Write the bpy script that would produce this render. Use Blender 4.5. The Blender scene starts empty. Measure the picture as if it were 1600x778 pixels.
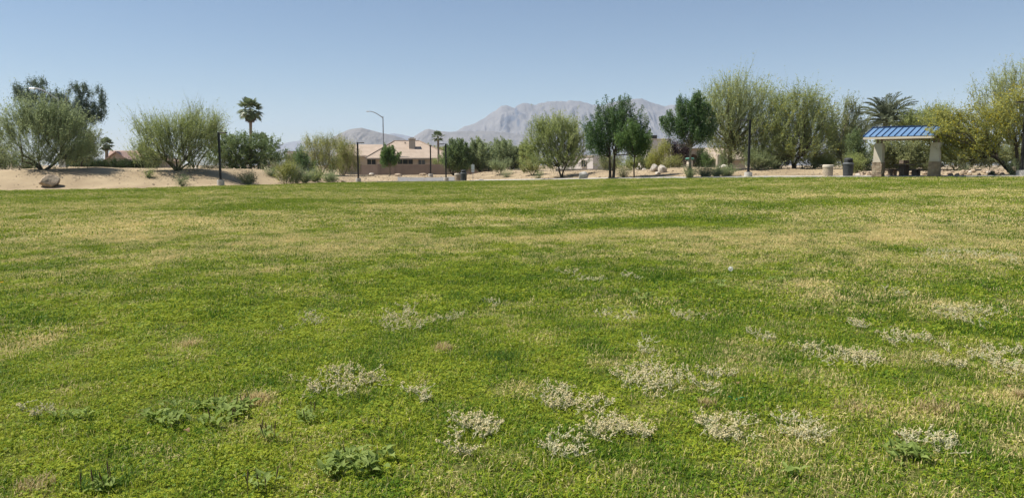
import bpy, bmesh, math, random
import numpy as np
from mathutils import Vector
random.seed(7); rng = np.random.default_rng(7)
sc = bpy.context.scene
COL = sc.collection
# ------------------------------------------------------------------ camera
F = 1190.0; CAM_H = 1.5; HOR = 258.0; PITCH = math.atan((389 - HOR) / F)
cd = bpy.data.cameras.new('camera'); cam = bpy.data.objects.new('camera', cd); COL.objects.link(cam)
cd.sensor_fit = 'HORIZONTAL'; cd.sensor_width = 36.0; cd.lens = 36.0 * F / 1600
cd.clip_start = 0.05; cd.clip_end = 60000
cam.location = (0, 0, CAM_H); cam.rotation_euler = (math.pi / 2 - PITCH, 0, 0)
sc.camera = cam
# ------------------------------------------------------------------ sky, sun, exposure
SUN_EL = math.radians(57); SUN_AZ = math.radians(-86)      # azimuth from +Y towards +X
world = bpy.data.worlds.new('World'); sc.world = world; world.use_nodes = True
nt = world.node_tree; nt.nodes.clear()
wo = nt.nodes.new('ShaderNodeOutputWorld'); bg = nt.nodes.new('ShaderNodeBackground')
sky = nt.nodes.new('ShaderNodeTexSky'); sky.sky_type = 'NISHITA'; sky.sun_disc = False
sky.sun_elevation = SUN_EL; sky.sun_rotation = SUN_AZ
sky.altitude = 600; sky.air_density = 1.0; sky.dust_density = 0.1; sky.ozone_density = 2.2
bg.inputs['Strength'].default_value = 0.058
nt.links.new(sky.outputs[0], bg.inputs[0]); nt.links.new(bg.outputs[0], wo.inputs[0])
sl = bpy.data.lights.new('sun', 'SUN'); sl.energy = 4.4; sl.angle = math.radians(0.55); sl.color = (1.0, 0.95, 0.86)
so = bpy.data.objects.new('sun', sl); COL.objects.link(so)
sdir = Vector((math.sin(SUN_AZ) * math.cos(SUN_EL), math.cos(SUN_AZ) * math.cos(SUN_EL), math.sin(SUN_EL)))
so.rotation_euler = sdir.to_track_quat('Z', 'Y').to_euler(); so.location = (-50, 0, 80)
sc.view_settings.view_transform = 'Standard'; sc.view_settings.look = 'None'
sc.view_settings.exposure = 0.76; sc.view_settings.gamma = 1.0
sc.render.engine = 'CYCLES'
sc.cycles.use_denoising = True
sc.cycles.max_bounces = 6; sc.cycles.transparent_max_bounces = 8; sc.cycles.volume_bounces = 1

# ------------------------------------------------------------------ view geometry helpers (surveying the place from the photograph)
CP, SP = math.cos(PITCH), math.sin(PITCH)
def at(px, py, Y):
    """the point of the place seen at photo pixel (px, py), Y metres ahead"""
    u, v = (px - 800) / F, (389 - py) / F
    d = (u, CP + v * SP, -SP + v * CP); t = Y / d[1]
    return np.array((d[0] * t, Y, CAM_H + d[2] * t))
# ------------------------------------------------------------------ noise
def _h(ix, iy, s):
    v = np.sin(ix * 127.1 + iy * 311.7 + s * 74.7) * 43758.5453
    return v - np.floor(v)
def vnoise(x, y, s=0):
    x = np.asarray(x, float); y = np.asarray(y, float)
    ix, iy = np.floor(x), np.floor(y); fx, fy = x - ix, y - iy
    fx = fx * fx * (3 - 2 * fx); fy = fy * fy * (3 - 2 * fy)
    a = _h(ix, iy, s) * (1 - fx) + _h(ix + 1, iy, s) * fx
    b = _h(ix, iy + 1, s) * (1 - fx) + _h(ix + 1, iy + 1, s) * fx
    return a * (1 - fy) + b * fy
def fbm(x, y, o=4, s=0):
    t = 0; a = 0.5; n = 0
    for k in range(o):
        t = t + a * vnoise(x * 2 ** k + k * 17.3, y * 2 ** k - k * 9.1, s + k); n += a; a *= 0.5
    return t / n
def sstep(t):
    t = np.clip(t, 0, 1); return t * t * (3 - 2 * t)
# ------------------------------------------------------------------ terrain: a lawn that dips to the left, rises to the right; sandy banks round it
ED = np.array([  # photo px, photo y of the lawn edge, distance ahead, photo y of the bank's crest
    (-300, 300, 56, 266), (0, 298, 58, 266), (150, 296, 59.5, 264), (250, 293.5, 60.5, 264), (345, 291, 61.5, 266), (440, 288.5, 68, 268),
    (480, 287, 73, 274), (560, 285, 82, 277), (640, 284.5, 86, 277), (720, 283.5, 86.5, 276), (760, 283, 85, 270), (800, 282.5, 83, 268), (870, 281.3, 76, 268.5),
    (956, 280, 66, 268), (1000, 279.6, 63, 267), (1078, 279, 58.5, 263), (1169, 278, 56.3, 263.5), (1250, 277.7, 53.5, 264.5),
    (1340, 277.5, 51, 266), (1450, 277.3, 48.5, 266.5), (1600, 277, 46, 265), (1900, 277, 43, 264)], float)
T_TH = np.arctan((ED[:, 0] - 800) / F)
T_RE = ED[:, 2] / np.cos(T_TH)
T_E = np.array([at(p, y, d)[2] for p, y, d in ED[:, :3]])
T_W = np.interp(ED[:, 0], [400, 480, 560], [7.0, 9.0, 13.0]); T_RC = T_RE + T_W
T_C = np.array([at(p, c, rc * math.cos(th))[2] for (p, _, _, c), rc, th in zip(ED, T_RC, T_TH)])
def th_of(x, y): return np.arctan2(x, y)
def r_edge(th): return np.interp(th, T_TH, T_RE)
def ground_z(x, y):
    x = np.asarray(x, float); y = np.asarray(y, float)
    th = th_of(x, y); r = np.hypot(x, y)
    side = sstep((np.abs(th) - math.radians(45)) / math.radians(45))
    re = r_edge(th); E = np.interp(th, T_TH, T_E) * (1 - side); C = np.interp(th, T_TH, T_C) * (1 - side) + 0.5 * side
    zl = E * sstep(r / re)
    zd = E + (C - E) * sstep((r - re) / np.interp(th, T_TH, T_W))
    fall = sstep((r - re - 16) / 50)
    zd = zd * (1 - fall) + (-0.25) * fall
    zd = zd + (fbm(x * .22, y * .22, 3, 5) - .5) * 0.5 * sstep((r - re - 1) / 8) * (1 - sstep((r - 150) / 100))
    return np.where(r < re, zl, zd)
def gz(x, y): return float(ground_z(x, y))
def gp(px, Y):
    """ground point at photo column px, Y metres ahead"""
    x = (px - 800) / F * Y * (CP + 0.0) + 0.0
    z = gz(x, Y)
    for _ in range(3):
        zc = Y * CP - (z - CAM_H) * SP
        x = (px - 800) / F * zc; z = gz(x, Y)
    return np.array((x, Y, z))
def lawn_at(px, py):
    u, v = (px - 800) / F, (389 - py) / F
    d = np.array((u, CP + v * SP, -SP + v * CP)); t = 1.0; lo = 0.5; hi = 120.0
    f = lambda t: CAM_H + d[2] * t - gz(d[0] * t, d[1] * t)
    for _ in range(50):
        m = (lo + hi) / 2
        if f(m) > 0: lo = m
        else: hi = m
    return np.array((d[0] * lo, d[1] * lo, CAM_H + d[2] * lo))

# ------------------------------------------------------------------ mesh helpers
class Acc:
    def __init__(s): s.V = []; s.F = []; s.T = []; s.M = []; s.n = 0
    def add(s, V, faces, tint=0.5, mat=0):
        V = np.asarray(V, float).reshape(-1, 3); k = len(V)
        s.V.append(V); s.T.append(np.broadcast_to(np.asarray(tint, float), (k,)).copy())
        if isinstance(faces, list) and len({len(f) for f in faces}) > 1:
            for f in faces: s.F.append(np.asarray([f]) + s.n); s.M.append(np.full(1, mat))
        else:
            fa = np.asarray(faces); s.F.append(fa + s.n); s.M.append(np.full(len(fa), mat))
        s.n += k; return s
def quads_leaf(a, c, ax, L, W, tint, mat=0, b=None):
    c = np.asarray(c, float); N = len(c)
    if N == 0: return
    ax = ax / (np.linalg.norm(ax, axis=1, keepdims=True) + 1e-9)
    if b is None: b = rng.normal(size=(N, 3))
    b = b - (b * ax).sum(1, keepdims=True) * ax; b /= (np.linalg.norm(b, axis=1, keepdims=True) + 1e-9)
    L = np.broadcast_to(L, (N,))[:, None]; W = np.broadcast_to(W, (N,))[:, None]
    V = np.stack([c - ax * L / 2, c + b * W / 2 - ax * L * .05, c + ax * L / 2, c - b * W / 2 - ax * L * .05], 1).reshape(-1, 3)
    a.add(V, np.arange(N * 4).reshape(N, 4), np.repeat(np.broadcast_to(tint, (N,)), 4), mat)
def ribbons(a, p0, p1, w, tint, mat=0):
    """thin tapering twigs p0->p1: three-sided spikes"""
    N = len(p0); d = p1 - p0; d = d / (np.linalg.norm(d, axis=1, keepdims=True) + 1e-9)
    r = rng.normal(size=(N, 3)); u = np.cross(d, r); u /= (np.linalg.norm(u, axis=1, keepdims=True) + 1e-9); v = np.cross(d, u)
    w = np.broadcast_to(w, (N,))[:, None]
    V = np.stack([p0 + u * w, p0 - u * w * .5 + v * w * .87, p0 - u * w * .5 - v * w * .87, p1], 1).reshape(-1, 3)
    i = (np.arange(N) * 4)[:, None]
    fs = np.concatenate([i + [0, 1, 3], i + [1, 2, 3], i + [2, 0, 3]])
    a.add(V, fs, np.repeat(np.broadcast_to(tint, (N,)), 4), mat)
def tube(a, pts, rad, n=6, tint=0.5, mat=0, cap=True):
    pts = np.asarray(pts, float); m = len(pts); rad = np.broadcast_to(rad, (m,))
    d = np.gradient(pts, axis=0); d /= (np.linalg.norm(d, axis=1, keepdims=True) + 1e-9)
    ref = np.array((0.31, 0.95, 0.02)) if abs(d[0][2]) > .7 else np.array((0, 0, 1.0))
    V = []
    for i in range(m):
        u = np.cross(d[i], ref); u /= (np.linalg.norm(u) + 1e-9); v = np.cross(d[i], u)
        an = np.arange(n) * 2 * math.pi / n
        V.append(pts[i] + rad[i] * (np.cos(an)[:, None] * u + np.sin(an)[:, None] * v))
    fs = [[i * n + j, i * n + (j + 1) % n, (i + 1) * n + (j + 1) % n, (i + 1) * n + j] for i in range(m - 1) for j in range(n)]
    V = np.concatenate(V); a.add(V, np.array(fs), tint, mat)
    if cap:
        a.add(V[:n], np.array([list(range(n))[::-1]]), tint, mat); a.add(V[-n:], np.array([list(range(n))]), tint, mat)
def box(a, c, s, rz=0.0, tint=.5, mat=0, top=1.0, bev=0.0):
    """box centred at c (x, y, z of the middle), sides s; top scales the upper face"""
    x, y, z = s[0] / 2, s[1] / 2, s[2] / 2
    if bev > 0:
        b = bev; V = []
        for zz, k in ((-z, b), (-z + b, 0), (z - b, 0), (z, b)):
            X, Y = x - k, y - k
            t = top if zz > 0 else 1
            e = b if k == 0 else b * .5
            V += [(px * t, py * t, zz) for px, py in ((-X + e, -Y), (X - e, -Y), (X, -Y + e), (X, Y - e), (X - e, Y), (-X + e, Y), (-X, Y - e), (-X, -Y + e))]
        V = np.array(V); fs = [[i * 8 + j, i * 8 + (j + 1) % 8, (i + 1) * 8 + (j + 1) % 8, (i + 1) * 8 + j] for i in range(3) for j in range(8)]
        fs2 = [list(range(8))[::-1], list(range(24, 32))]
    else:
        V = np.array([(-x, -y, -z), (x, -y, -z), (x, y, -z), (-x, y, -z), (-x * top, -y * top, z), (x * top, -y * top, z), (x * top, y * top, z), (-x * top, y * top, z)])
        fs = [[0, 3, 2, 1], [4, 5, 6, 7], [0, 1, 5, 4], [1, 2, 6, 5], [2, 3, 7, 6], [3, 0, 4, 7]]; fs2 = []
    cr, sr = math.cos(rz), math.sin(rz)
    V = np.stack([V[:, 0] * cr - V[:, 1] * sr, V[:, 0] * sr + V[:, 1] * cr, V[:, 2]], 1) + np.asarray(c, float)
    a.add(V, np.array(fs), tint, mat)
    if fs2: a.add(V, np.array(fs2), tint, mat)
def lathe(a, c, prof, n=20, tint=.5, mat=0):
    an = np.arange(n) * 2 * math.pi / n; m = len(prof)
    V = np.concatenate([np.stack([r * np.cos(an), r * np.sin(an), np.full(n, z)], 1) for r, z in prof]) + np.asarray(c, float)
    fs = [[i * n + j, i * n + (j + 1) % n, (i + 1) * n + (j + 1) % n, (i + 1) * n + j] for i in range(m - 1) for j in range(n)]
    a.add(V, np.array(fs), tint, mat)
    a.add(V[-n:], np.array([list(range(n))]), tint, mat); a.add(V[:n], np.array([list(range(n))[::-1]]), tint, mat)
ORG = {}
def mesh_of(a, name, mats, org=(0, 0, 0), smooth=False):
    me = bpy.data.meshes.new(name)
    V = np.concatenate(a.V) - np.asarray(org, float)
    me.vertices.add(len(V)); me.vertices.foreach_set('co', V.astype(np.float32).ravel())
    li = np.concatenate([f.ravel() for f in a.F]); lt = np.concatenate([np.full(len(f), f.shape[1]) for f in a.F])
    ls = np.concatenate([[0], np.cumsum(lt)[:-1]])
    me.loops.add(len(li)); me.loops.foreach_set('vertex_index', li.astype(np.int32))
    me.polygons.add(len(lt)); me.polygons.foreach_set('loop_start', ls.astype(np.int32))
    for m in (mats if isinstance(mats, (list, tuple)) else [mats]): me.materials.append(m)
    me.polygons.foreach_set('material_index', np.concatenate(a.M).astype(np.int32))
    me.polygons.foreach_set('use_smooth', np.full(len(lt), smooth))
    at_ = me.attributes.new('tint', 'FLOAT', 'POINT'); at_.data.foreach_set('value', np.concatenate(a.T).astype(np.float32))
    me.update(calc_edges=True)
    return me
def tag(o, label=None, cat=None, group=None, kind=None):
    if label: o['label'] = label
    if cat: o['category'] = cat
    if group: o['group'] = group
    if kind: o['kind'] = kind
    return o
def thing(name, label, cat, loc, group=None):
    o = bpy.data.objects.new(name, None); COL.objects.link(o); o.location = [float(v) for v in loc]; o.empty_display_size = .2
    ORG[o.name] = np.asarray(loc, float); return tag(o, label, cat, group)
def part(a, name, mats, parent, smooth=False):
    org = ORG[parent.name]
    o = bpy.data.objects.new(name, mesh_of(a, name, mats, org, smooth)); COL.objects.link(o); o.parent = parent
    ORG[o.name] = org; return o
def solo(a, name, mats, loc, smooth=False):
    o = bpy.data.objects.new(name, mesh_of(a, name, mats, loc, smooth)); COL.objects.link(o); o.location = [float(v) for v in loc]
    ORG[o.name] = np.asarray(loc, float); return o

# ------------------------------------------------------------------ materials
def NN(t, kind, **kw):
    n = t.nodes.new(kind)
    for k, v in kw.items(): setattr(n, k, v)
    return n
def ramp(t, fac, stops):
    r = NN(t, 'ShaderNodeValToRGB'); e = r.color_ramp.elements
    while len(e) < len(stops): e.new(0.5)
    for el, (p, c) in zip(e, stops): el.position = p; el.color = (*c, 1)
    t.links.new(fac, r.inputs[0]); return r.outputs[0]
def mat(name, c1, c2=None, scale=3.0, rough=.8, bump=0.0, bscale=None, metal=0.0, spec=.3, detail=6, stops=None):
    m = bpy.data.materials.new(name); m.use_nodes = True; t = m.node_tree; p = t.nodes['Principled BSDF']
    p.inputs['Roughness'].default_value = rough; p.inputs['Metallic'].default_value = metal; p.inputs['Specular IOR Level'].default_value = spec
    tc = NN(t, 'ShaderNodeTexCoord'); no = NN(t, 'ShaderNodeTexNoise'); no.inputs['Scale'].default_value = scale; no.inputs['Detail'].default_value = detail
    t.links.new(tc.outputs['Object'], no.inputs['Vector'])
    c2 = c2 or tuple(v * .85 for v in c1)
    t.links.new(ramp(t, no.outputs['Fac'], stops or [(.35, c1), (.65, c2)]), p.inputs['Base Color'])
    if bump:
        nb = NN(t, 'ShaderNodeTexNoise'); nb.inputs['Scale'].default_value = bscale or scale * 4; nb.inputs['Detail'].default_value = 8
        t.links.new(tc.outputs['Object'], nb.inputs['Vector'])
        bn = NN(t, 'ShaderNodeBump'); bn.inputs['Strength'].default_value = bump; bn.inputs['Distance'].default_value = .05
        t.links.new(nb.outputs['Fac'], bn.inputs['Height']); t.links.new(bn.outputs['Normal'], p.inputs['Normal'])
    return m
def leafmat(name, dark, light, trans=.3, rough=.6, spec=.12):
    m = bpy.data.materials.new(name); m.use_nodes = True; t = m.node_tree; p = t.nodes['Principled BSDF']; out = t.nodes['Material Output']
    p.inputs['Roughness'].default_value = rough; p.inputs['Specular IOR Level'].default_value = spec
    a = NN(t, 'ShaderNodeAttribute', attribute_name='tint')
    col = ramp(t, a.outputs['Fac'], [(0.0, dark), (1.0, light)])
    t.links.new(col, p.inputs['Base Color'])
    tr = NN(t, 'ShaderNodeBsdfTranslucent'); t.links.new(col, tr.inputs['Color'])
    mx = NN(t, 'ShaderNodeMixShader'); mx.inputs[0].default_value = min(.5, trans * 1.45)
    t.links.new(p.outputs[0], mx.inputs[1]); t.links.new(tr.outputs[0], mx.inputs[2]); t.links.new(mx.outputs[0], out.inputs[0])
    return m
M = dict(
    sand=mat('sand', (.385, .30, .19), (.26, .197, .122), .35, .95, .5, 9),
    bark=mat('bark', (.11, .085, .06), (.05, .04, .03), 6, .9, .6, 20),
    bark_green=mat('bark_green', (.13, .13, .065), (.07, .06, .035), 3, .85, .4, 16),
    bark_pale=mat('bark_pale', (.30, .25, .19), (.18, .14, .10), 6, .9, .5, 20),
    black=mat('black_metal', (.012, .012, .013), (.02, .019, .018), 3, .55, 0, spec=.35),
    concrete=mat('concrete', (.50, .47, .42), (.38, .36, .32), 2.5, .9, .25, 30),
    asphalt=mat('asphalt', (.23, .225, .22), (.18, .177, .173), 2, .95, 0, 60, spec=.05),
    galv=mat('galvanised', (.36, .375, .39), (.28, .295, .31), 5, .45, 0, metal=.4),
    lens=mat('lamp_lens', (.7, .7, .68), (.6, .6, .6), 5, .3),
    roof_blue=mat('roof_blue', (.105, .195, .335), (.125, .215, .355), .8, .6, 0, spec=.25),
    seam_blue=mat('seam_blue', (.022, .05, .12), (.018, .042, .10), 1, .8, 0, spec=.1),
    cream=mat('cream_paint', (.62, .55, .44), (.55, .48, .38), 1.5, .7, .1, 20),
    stucco_white=mat('stucco_pale', (.62, .55, .45), (.54, .475, .38), 2.0, .9, .3, 40),
    stone=mat('column_stone', (.40, .30, .21), (.24, .18, .13), 3.5, .9, .6, 18),
    brown_beam=mat('beam', (.30, .21, .12), (.22, .15, .09), 4, .7),
    rock=mat('rock_tan', (.44, .35, .25), (.26, .19, .13), 2.2, .92, .8, 8),
    rock_white=mat('rock_pale', (.62, .57, .50), (.36, .31, .26), 2.6, .92, .7, 9),
    rock_grey=mat('rock_grey', (.42, .40, .37), (.24, .23, .21), 2.4, .92, .7, 9),
    can_dark=mat('can_dark', (.04, .042, .044), (.058, .06, .062), 8, .5, .1, 40),
    can_band=mat('can_band', (.16, .165, .17), (.13, .135, .14), 4, .5),
    can_tan=mat('can_tan', (.46, .38, .28), (.32, .26, .19), 14, .9, .5, 50),
    table_stone=mat('table_stone', (.16, .125, .095), (.11, .085, .065), 6, .85, .2, 30),
    sign=mat('sign_white', (.72, .72, .70), (.66, .66, .64), 3, .5),
    teal=mat('green_lid', (.10, .26, .20), (.08, .22, .17), 4, .6),
    house=mat('stucco_tan', (.45, .39, .31), (.41, .35, .28), .7, .92, .2, 10),
    house_pink=mat('stucco_pink', (.40, .32, .26), (.36, .285, .23), .7, .92, .2, 10),
    house_white=mat('stucco_white', (.66, .61, .57), (.60, .55, .51), .5, .9, .2, 10),
    trim=mat('trim', (.42, .36, .29), (.36, .31, .25), 2, .7),
    pane=mat('window_glass', (.03, .035, .04), (.045, .05, .055), 1.2, .08, 0, spec=.6),
    dark=mat('dark_metal', (.06, .055, .05), (.04, .04, .04), 3, .6),
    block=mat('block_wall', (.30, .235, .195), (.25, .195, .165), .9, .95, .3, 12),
    block_pale=mat('block_wall_pale', (.38, .30, .25), (.33, .26, .215), .9, .95, .3, 12),  # paler block for the first panel, copings and caps
    flower_yellow=leafmat('blossom_yellow', (.42, .34, .02), (.62, .52, .05), .3),
    straw_leaf=leafmat('dead_leaf', (.22, .13, .06), (.42, .30, .15), .2),
)
def tilemat(name, c1, c2, sx, sy):
    """rows of roof tiles, far too small to tell apart: colour and relief only"""
    m = mat(name, c1, c2, .9, .9); t = m.node_tree; p = t.nodes['Principled BSDF']
    tc = NN(t, 'ShaderNodeTexCoord'); br = NN(t, 'ShaderNodeTexBrick'); br.inputs['Scale'].default_value = 1.0
    br.inputs['Brick Width'].default_value = sx; br.inputs['Row Height'].default_value = sy; br.inputs['Mortar Size'].default_value = .03
    br.inputs['Color1'].default_value = (1, 1, 1, 1); br.inputs['Color2'].default_value = (.75, .75, .75, 1); br.inputs['Mortar'].default_value = (.3, .3, .3, 1)
    t.links.new(tc.outputs['Object'], br.inputs['Vector'])
    b = NN(t, 'ShaderNodeBump'); b.inputs['Strength'].default_value = .6; b.inputs['Distance'].default_value = .06
    t.links.new(br.outputs['Color'], b.inputs['Height']); t.links.new(b.outputs[0], p.inputs['Normal'])
    src = p.inputs['Base Color'].links[0].from_socket
    mx = NN(t, 'ShaderNodeMix', data_type='RGBA', blend_type='MULTIPLY'); mx.inputs[0].default_value = .35
    t.links.new(src, mx.inputs[6]); t.links.new(br.outputs['Color'], mx.inputs[7]); t.links.new(mx.outputs[2], p.inputs['Base Color'])
    return m
M['tile_tan'] = tilemat('roof_tile_tan', (.45, .36, .285), (.38, .30, .235), .35, .4)
M['tile_hip'] = mat('hip_tile', (.30, .23, .18), (.24, .185, .145), 3, .9)
M['tile_red'] = tilemat('roof_tile_red', (.47, .32, .26), (.40, .27, .215), .35, .4)
M['tile_pale'] = tilemat('roof_tile_pale', (.52, .42, .33), (.42, .33, .25), .35, .4)

# ------------------------------------------------------------------ lawn colouring: where the turf is dry, and how yellow its green is
PATCH = []   # x, y, rx, ry, amount
def patch(px, py, hw, y0, y1, amt):
    c = lawn_at(px, py); n = lawn_at(px, y1); f = lawn_at(px, y0)
    PATCH.append((c[0], (n[1] + f[1]) / 2, hw / F * c[1], max(.15, (f[1] - n[1]) / 2), amt))
patch(1075, 347, 165, 337, 357, -.62); patch(390, 324, 130, 317, 331, -.42); patch(1250, 318, 150, 312, 324, -.35); patch(70, 314, 110, 309, 319, -.3)
patch(150, 362, 230, 345, 376, .30); patch(1000, 368, 240, 358, 380, .22); patch(1420, 372, 220, 352, 392, .18); patch(620, 350, 260, 338, 366, .12)
patch(700, 318, 90, 314, 322, .2); patch(1500, 300, 120, 296, 304, .25); patch(900, 298, 200, 294, 301, -.2); patch(640, 290, 200, 287, 294, -.25)
for (px, py, w, a_) in ((300, 538, 18, .7), (400, 625, 26, .75), (692, 545, 20, .75), (660, 470, 40, .3), (60, 765, 45, .5), (1270, 448, 40, .45), (1480, 560, 50, .35), (1350, 640, 70, .25),
                       (1450, 650, 50, .35), (1560, 620, 36, .4), (70, 530, 60, .35), (240, 700, 60, .25), (560, 612, 16, .5), (820, 610, 50, .35), (1200, 740, 60, .25), (970, 500, 50, .25), (90, 640, 60, .3), (1575, 700, 50, .3), (1000, 745, 50, .2)):
    patch(px, py, w, py - w * .3, py + w * .3, a_)
for (px, py, w, a_) in ((780, 562, 60, -.35), (160, 750, 60, -.4), (470, 560, 90, -.2), (330, 500, 110, -.2), (1080, 720, 120, -.2), (700, 440, 120, -.2), (880, 690, 110, -.12)):
    patch(px, py, w, py - w * .3, py + w * .3, a_)
def lawn_fields(x, y):
    r = np.hypot(x, y)
    base = np.interp(r, [0, 4, 7, 9.5, 11.5, 13.2, 16, 19, 24, 30, 45, 65, 95], [.12, .14, .15, .17, .24, .36, .43, .42, .36, .31, .28, .22, .12])
    n1 = fbm(x * .9, y * .9, 4, 11) - .5; n2 = fbm(x * .22, y * .22, 3, 23) - .5; n3 = fbm(x * 3.2, y * 3.2, 3, 31) - .5; n4 = fbm(x * .07, y * .33, 3, 41) - .5
    amp = np.interp(r, [0, 10, 14, 90], [.8, .9, 1.1, 1.0])
    d = base + amp * (.75 * n1 + .45 * n2 + .9 * n3 + np.interp(r, [10, 25], [0, .6]) * n4)
    d = d + .02 * sstep((x - .8) / 2) * (r < 11) - .05 * sstep((-x) / 2) * (r < 10)
    for cx, cy, rx, ry, am in PATCH:
        q = ((x - cx) / rx) ** 2 + ((y - cy) / ry) ** 2
        d = d + am * np.exp(-q * 1.2) * (1 + .8 * n3)
    hue = .58 + .36 * (fbm(x * .8, y * .8, 3, 57) - .5) + 1.1 * (fbm(x * 2.9, y * 2.9, 3, 63) - .5) + np.interp(r, [0, 7, 12, 30, 60], [.12, .04, -.05, .0, .02]) + (.10 * sstep(-x / 2) - .13 * sstep((x + .5) / 2.5)) * (1 - sstep((r - 9) / 6))
    return np.clip(d, 0.02, .97), np.clip(hue, 0, 1)
G_DARK, G_MID, G_YEL, STRAW = (.066, .148, .014), (.160, .258, .022), (.330, .375, .034), (.68, .57, .27)
def grassmat(name, blade):
    m = bpy.data.materials.new(name); m.use_nodes = True; t = m.node_tree; p = t.nodes['Principled BSDF']; out = t.nodes['Material Output']
    p.inputs['Roughness'].default_value = .5 if blade else .9; p.inputs['Specular IOR Level'].default_value = .1 if blade else .05
    kind = 'INSTANCER' if blade else 'GEOMETRY'
    dry = NN(t, 'ShaderNodeAttribute', attribute_name='dry', attribute_type=kind); hue = NN(t, 'ShaderNodeAttribute', attribute_name='hue', attribute_type=kind)
    def math_(op, a, b, clamp=False):
        n = NN(t, 'ShaderNodeMath', operation=op, use_clamp=clamp)
        for i, v in enumerate((a, b)):
            if isinstance(v, (int, float)): n.inputs[i].default_value = v
            else: t.links.new(v, n.inputs[i])
        return n.outputs[0]
    if blade:
        rnd = NN(t, 'ShaderNodeAttribute', attribute_name='tint'); rn2 = NN(t, 'ShaderNodeAttribute', attribute_name='tint2')
        s_in = math_('ADD', math_('MULTIPLY', math_('SUBTRACT', dry.outputs['Fac'], rnd.outputs['Fac']), 6.0), .5, True)
        h_in = math_('ADD', hue.outputs['Fac'], math_('MULTIPLY', math_('SUBTRACT', rn2.outputs['Fac'], .5), 1.4), True)
    else:
        s_in = math_('MULTIPLY', dry.outputs['Fac'], .9); h_in = hue.outputs['Fac']
    k = 1.0 if blade else .28
    g = ramp(t, h_in, [(0, tuple(v * k for v in G_DARK)), (.5, tuple(v * k for v in G_MID)), (1, tuple(v * k for v in G_YEL))])
    mx = NN(t, 'ShaderNodeMix', data_type='RGBA'); t.links.new(s_in, mx.inputs[0]); t.links.new(g, mx.inputs[6]); mx.inputs[7].default_value = (*[v * (1 if blade else .75) for v in STRAW], 1)
    col = mx.outputs[2]
    t.links.new(col, p.inputs['Base Color'])
    if blade:
        tr = NN(t, 'ShaderNodeBsdfTranslucent'); t.links.new(col, tr.inputs['Color'])
        ms = NN(t, 'ShaderNodeMixShader'); ms.inputs[0].default_value = .35
        t.links.new(p.outputs[0], ms.inputs[1]); t.links.new(tr.outputs[0], ms.inputs[2]); t.links.new(ms.outputs[0], out.inputs[0])
    else:
        tc = NN(t, 'ShaderNodeTexCoord'); no = NN(t, 'ShaderNodeTexNoise'); no.inputs['Scale'].default_value = 60; no.inputs['Detail'].default_value = 6
        t.links.new(tc.outputs['Object'], no.inputs['Vector'])
        bn = NN(t, 'ShaderNodeBump'); bn.inputs['Strength'].default_value = .8; bn.inputs['Distance'].default_value = .03
        t.links.new(no.outputs['Fac'], bn.inputs['Height']); t.links.new(bn.outputs[0], p.inputs['Normal'])
    return m

# ------------------------------------------------------------------ ground sheets
TH = np.radians(np.concatenate([np.arange(-180, -44, 4), np.arange(-44, 44, .3), np.arange(44, 180.1, 4)]))
def polar(name, radii_fn, nr, m, extra=None, wrap=True):
    n = len(TH); R = radii_fn(TH)                     # n x nr
    X = np.sin(TH)[:, None] * R; Y = np.cos(TH)[:, None] * R
    a = Acc(); V = np.stack([X, Y, ground_z(X, Y)], 2).reshape(-1, 3)
    i, j = np.meshgrid(np.arange(n - 1), np.arange(nr - 1), indexing='ij')
    q = np.stack([i * nr + j, i * nr + j + 1, (i + 1) * nr + j + 1, (i + 1) * nr + j], 2).reshape(-1, 4)
    a.add(V, q[:, ::-1])
    o = solo(a, name, m, (0, 0, 0), True); tag(o, kind='structure')
    return o, V
NR = 110
tl = np.concatenate([[0.0], np.geomspace(.006, 1, NR - 1)])
lawn, LV = polar('lawn', lambda th: (r_edge(th) - 1e-3)[:, None] * tl[None, :], NR, grassmat('turf_ground', False))
d_, h_ = lawn_fields(LV[:, 0], LV[:, 1])
for nm, v in (('dry', d_), ('hue', h_)):
    at_ = lawn.data.attributes.new(nm, 'FLOAT', 'POINT'); at_.data.foreach_set('value', v.astype(np.float32))
off = np.concatenate([np.arange(0, 30, .5), np.arange(30, 80, 2.5), np.geomspace(82, 13200, 40)])
def desert_r(th): return r_edge(th)[:, None] + off[None, :]
desert, _ = polar('desert_ground', desert_r, len(off), M['sand'])
def strip(name, px0, px1, o0, o1, m, up, kerb=True):
    """a slab that follows the lawn's edge from photo column px0 to px1, o0..o1 metres beyond it"""
    ths = np.linspace(math.atan((px0 - 800) / F), math.atan((px1 - 800) / F), 90); os_ = np.linspace(o0, o1, 6)
    R = r_edge(ths)[:, None] + os_[None]; X = np.sin(ths)[:, None] * R; Y = np.cos(ths)[:, None] * R
    Z = ground_z(X, Y) + up; top = np.stack([X, Y, Z], 2); bot = top - (0, 0, up + .12)
    n, k = 90, 6; a = Acc(); i, j = np.meshgrid(np.arange(n - 1), np.arange(k - 1), indexing='ij')
    q = np.stack([i * k + j, (i + 1) * k + j, (i + 1) * k + j + 1, i * k + j + 1], 2).reshape(-1, 4)
    a.add(top.reshape(-1, 3), q)
    for s in (0, k - 1):
        e = np.concatenate([top[:, s], bot[:, s]]); ii = np.arange(n - 1); qq = np.stack([ii, ii + n, ii + n + 1, ii + 1], 1)
        a.add(e, qq if s == 0 else qq[:, ::-1])
    o = solo(a, name, m, (0, 0, 0)); tag(o, kind='structure'); return o
strip('concrete_path', 742, 1800, .02, 1.55, M['concrete'], .09)
strip('concrete_kerb', 590, 741.5, .02, .35, M['concrete'], .09)
strip('parking_pavement', 622, 728, 1.8, 9, M['asphalt'], .03)

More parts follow.
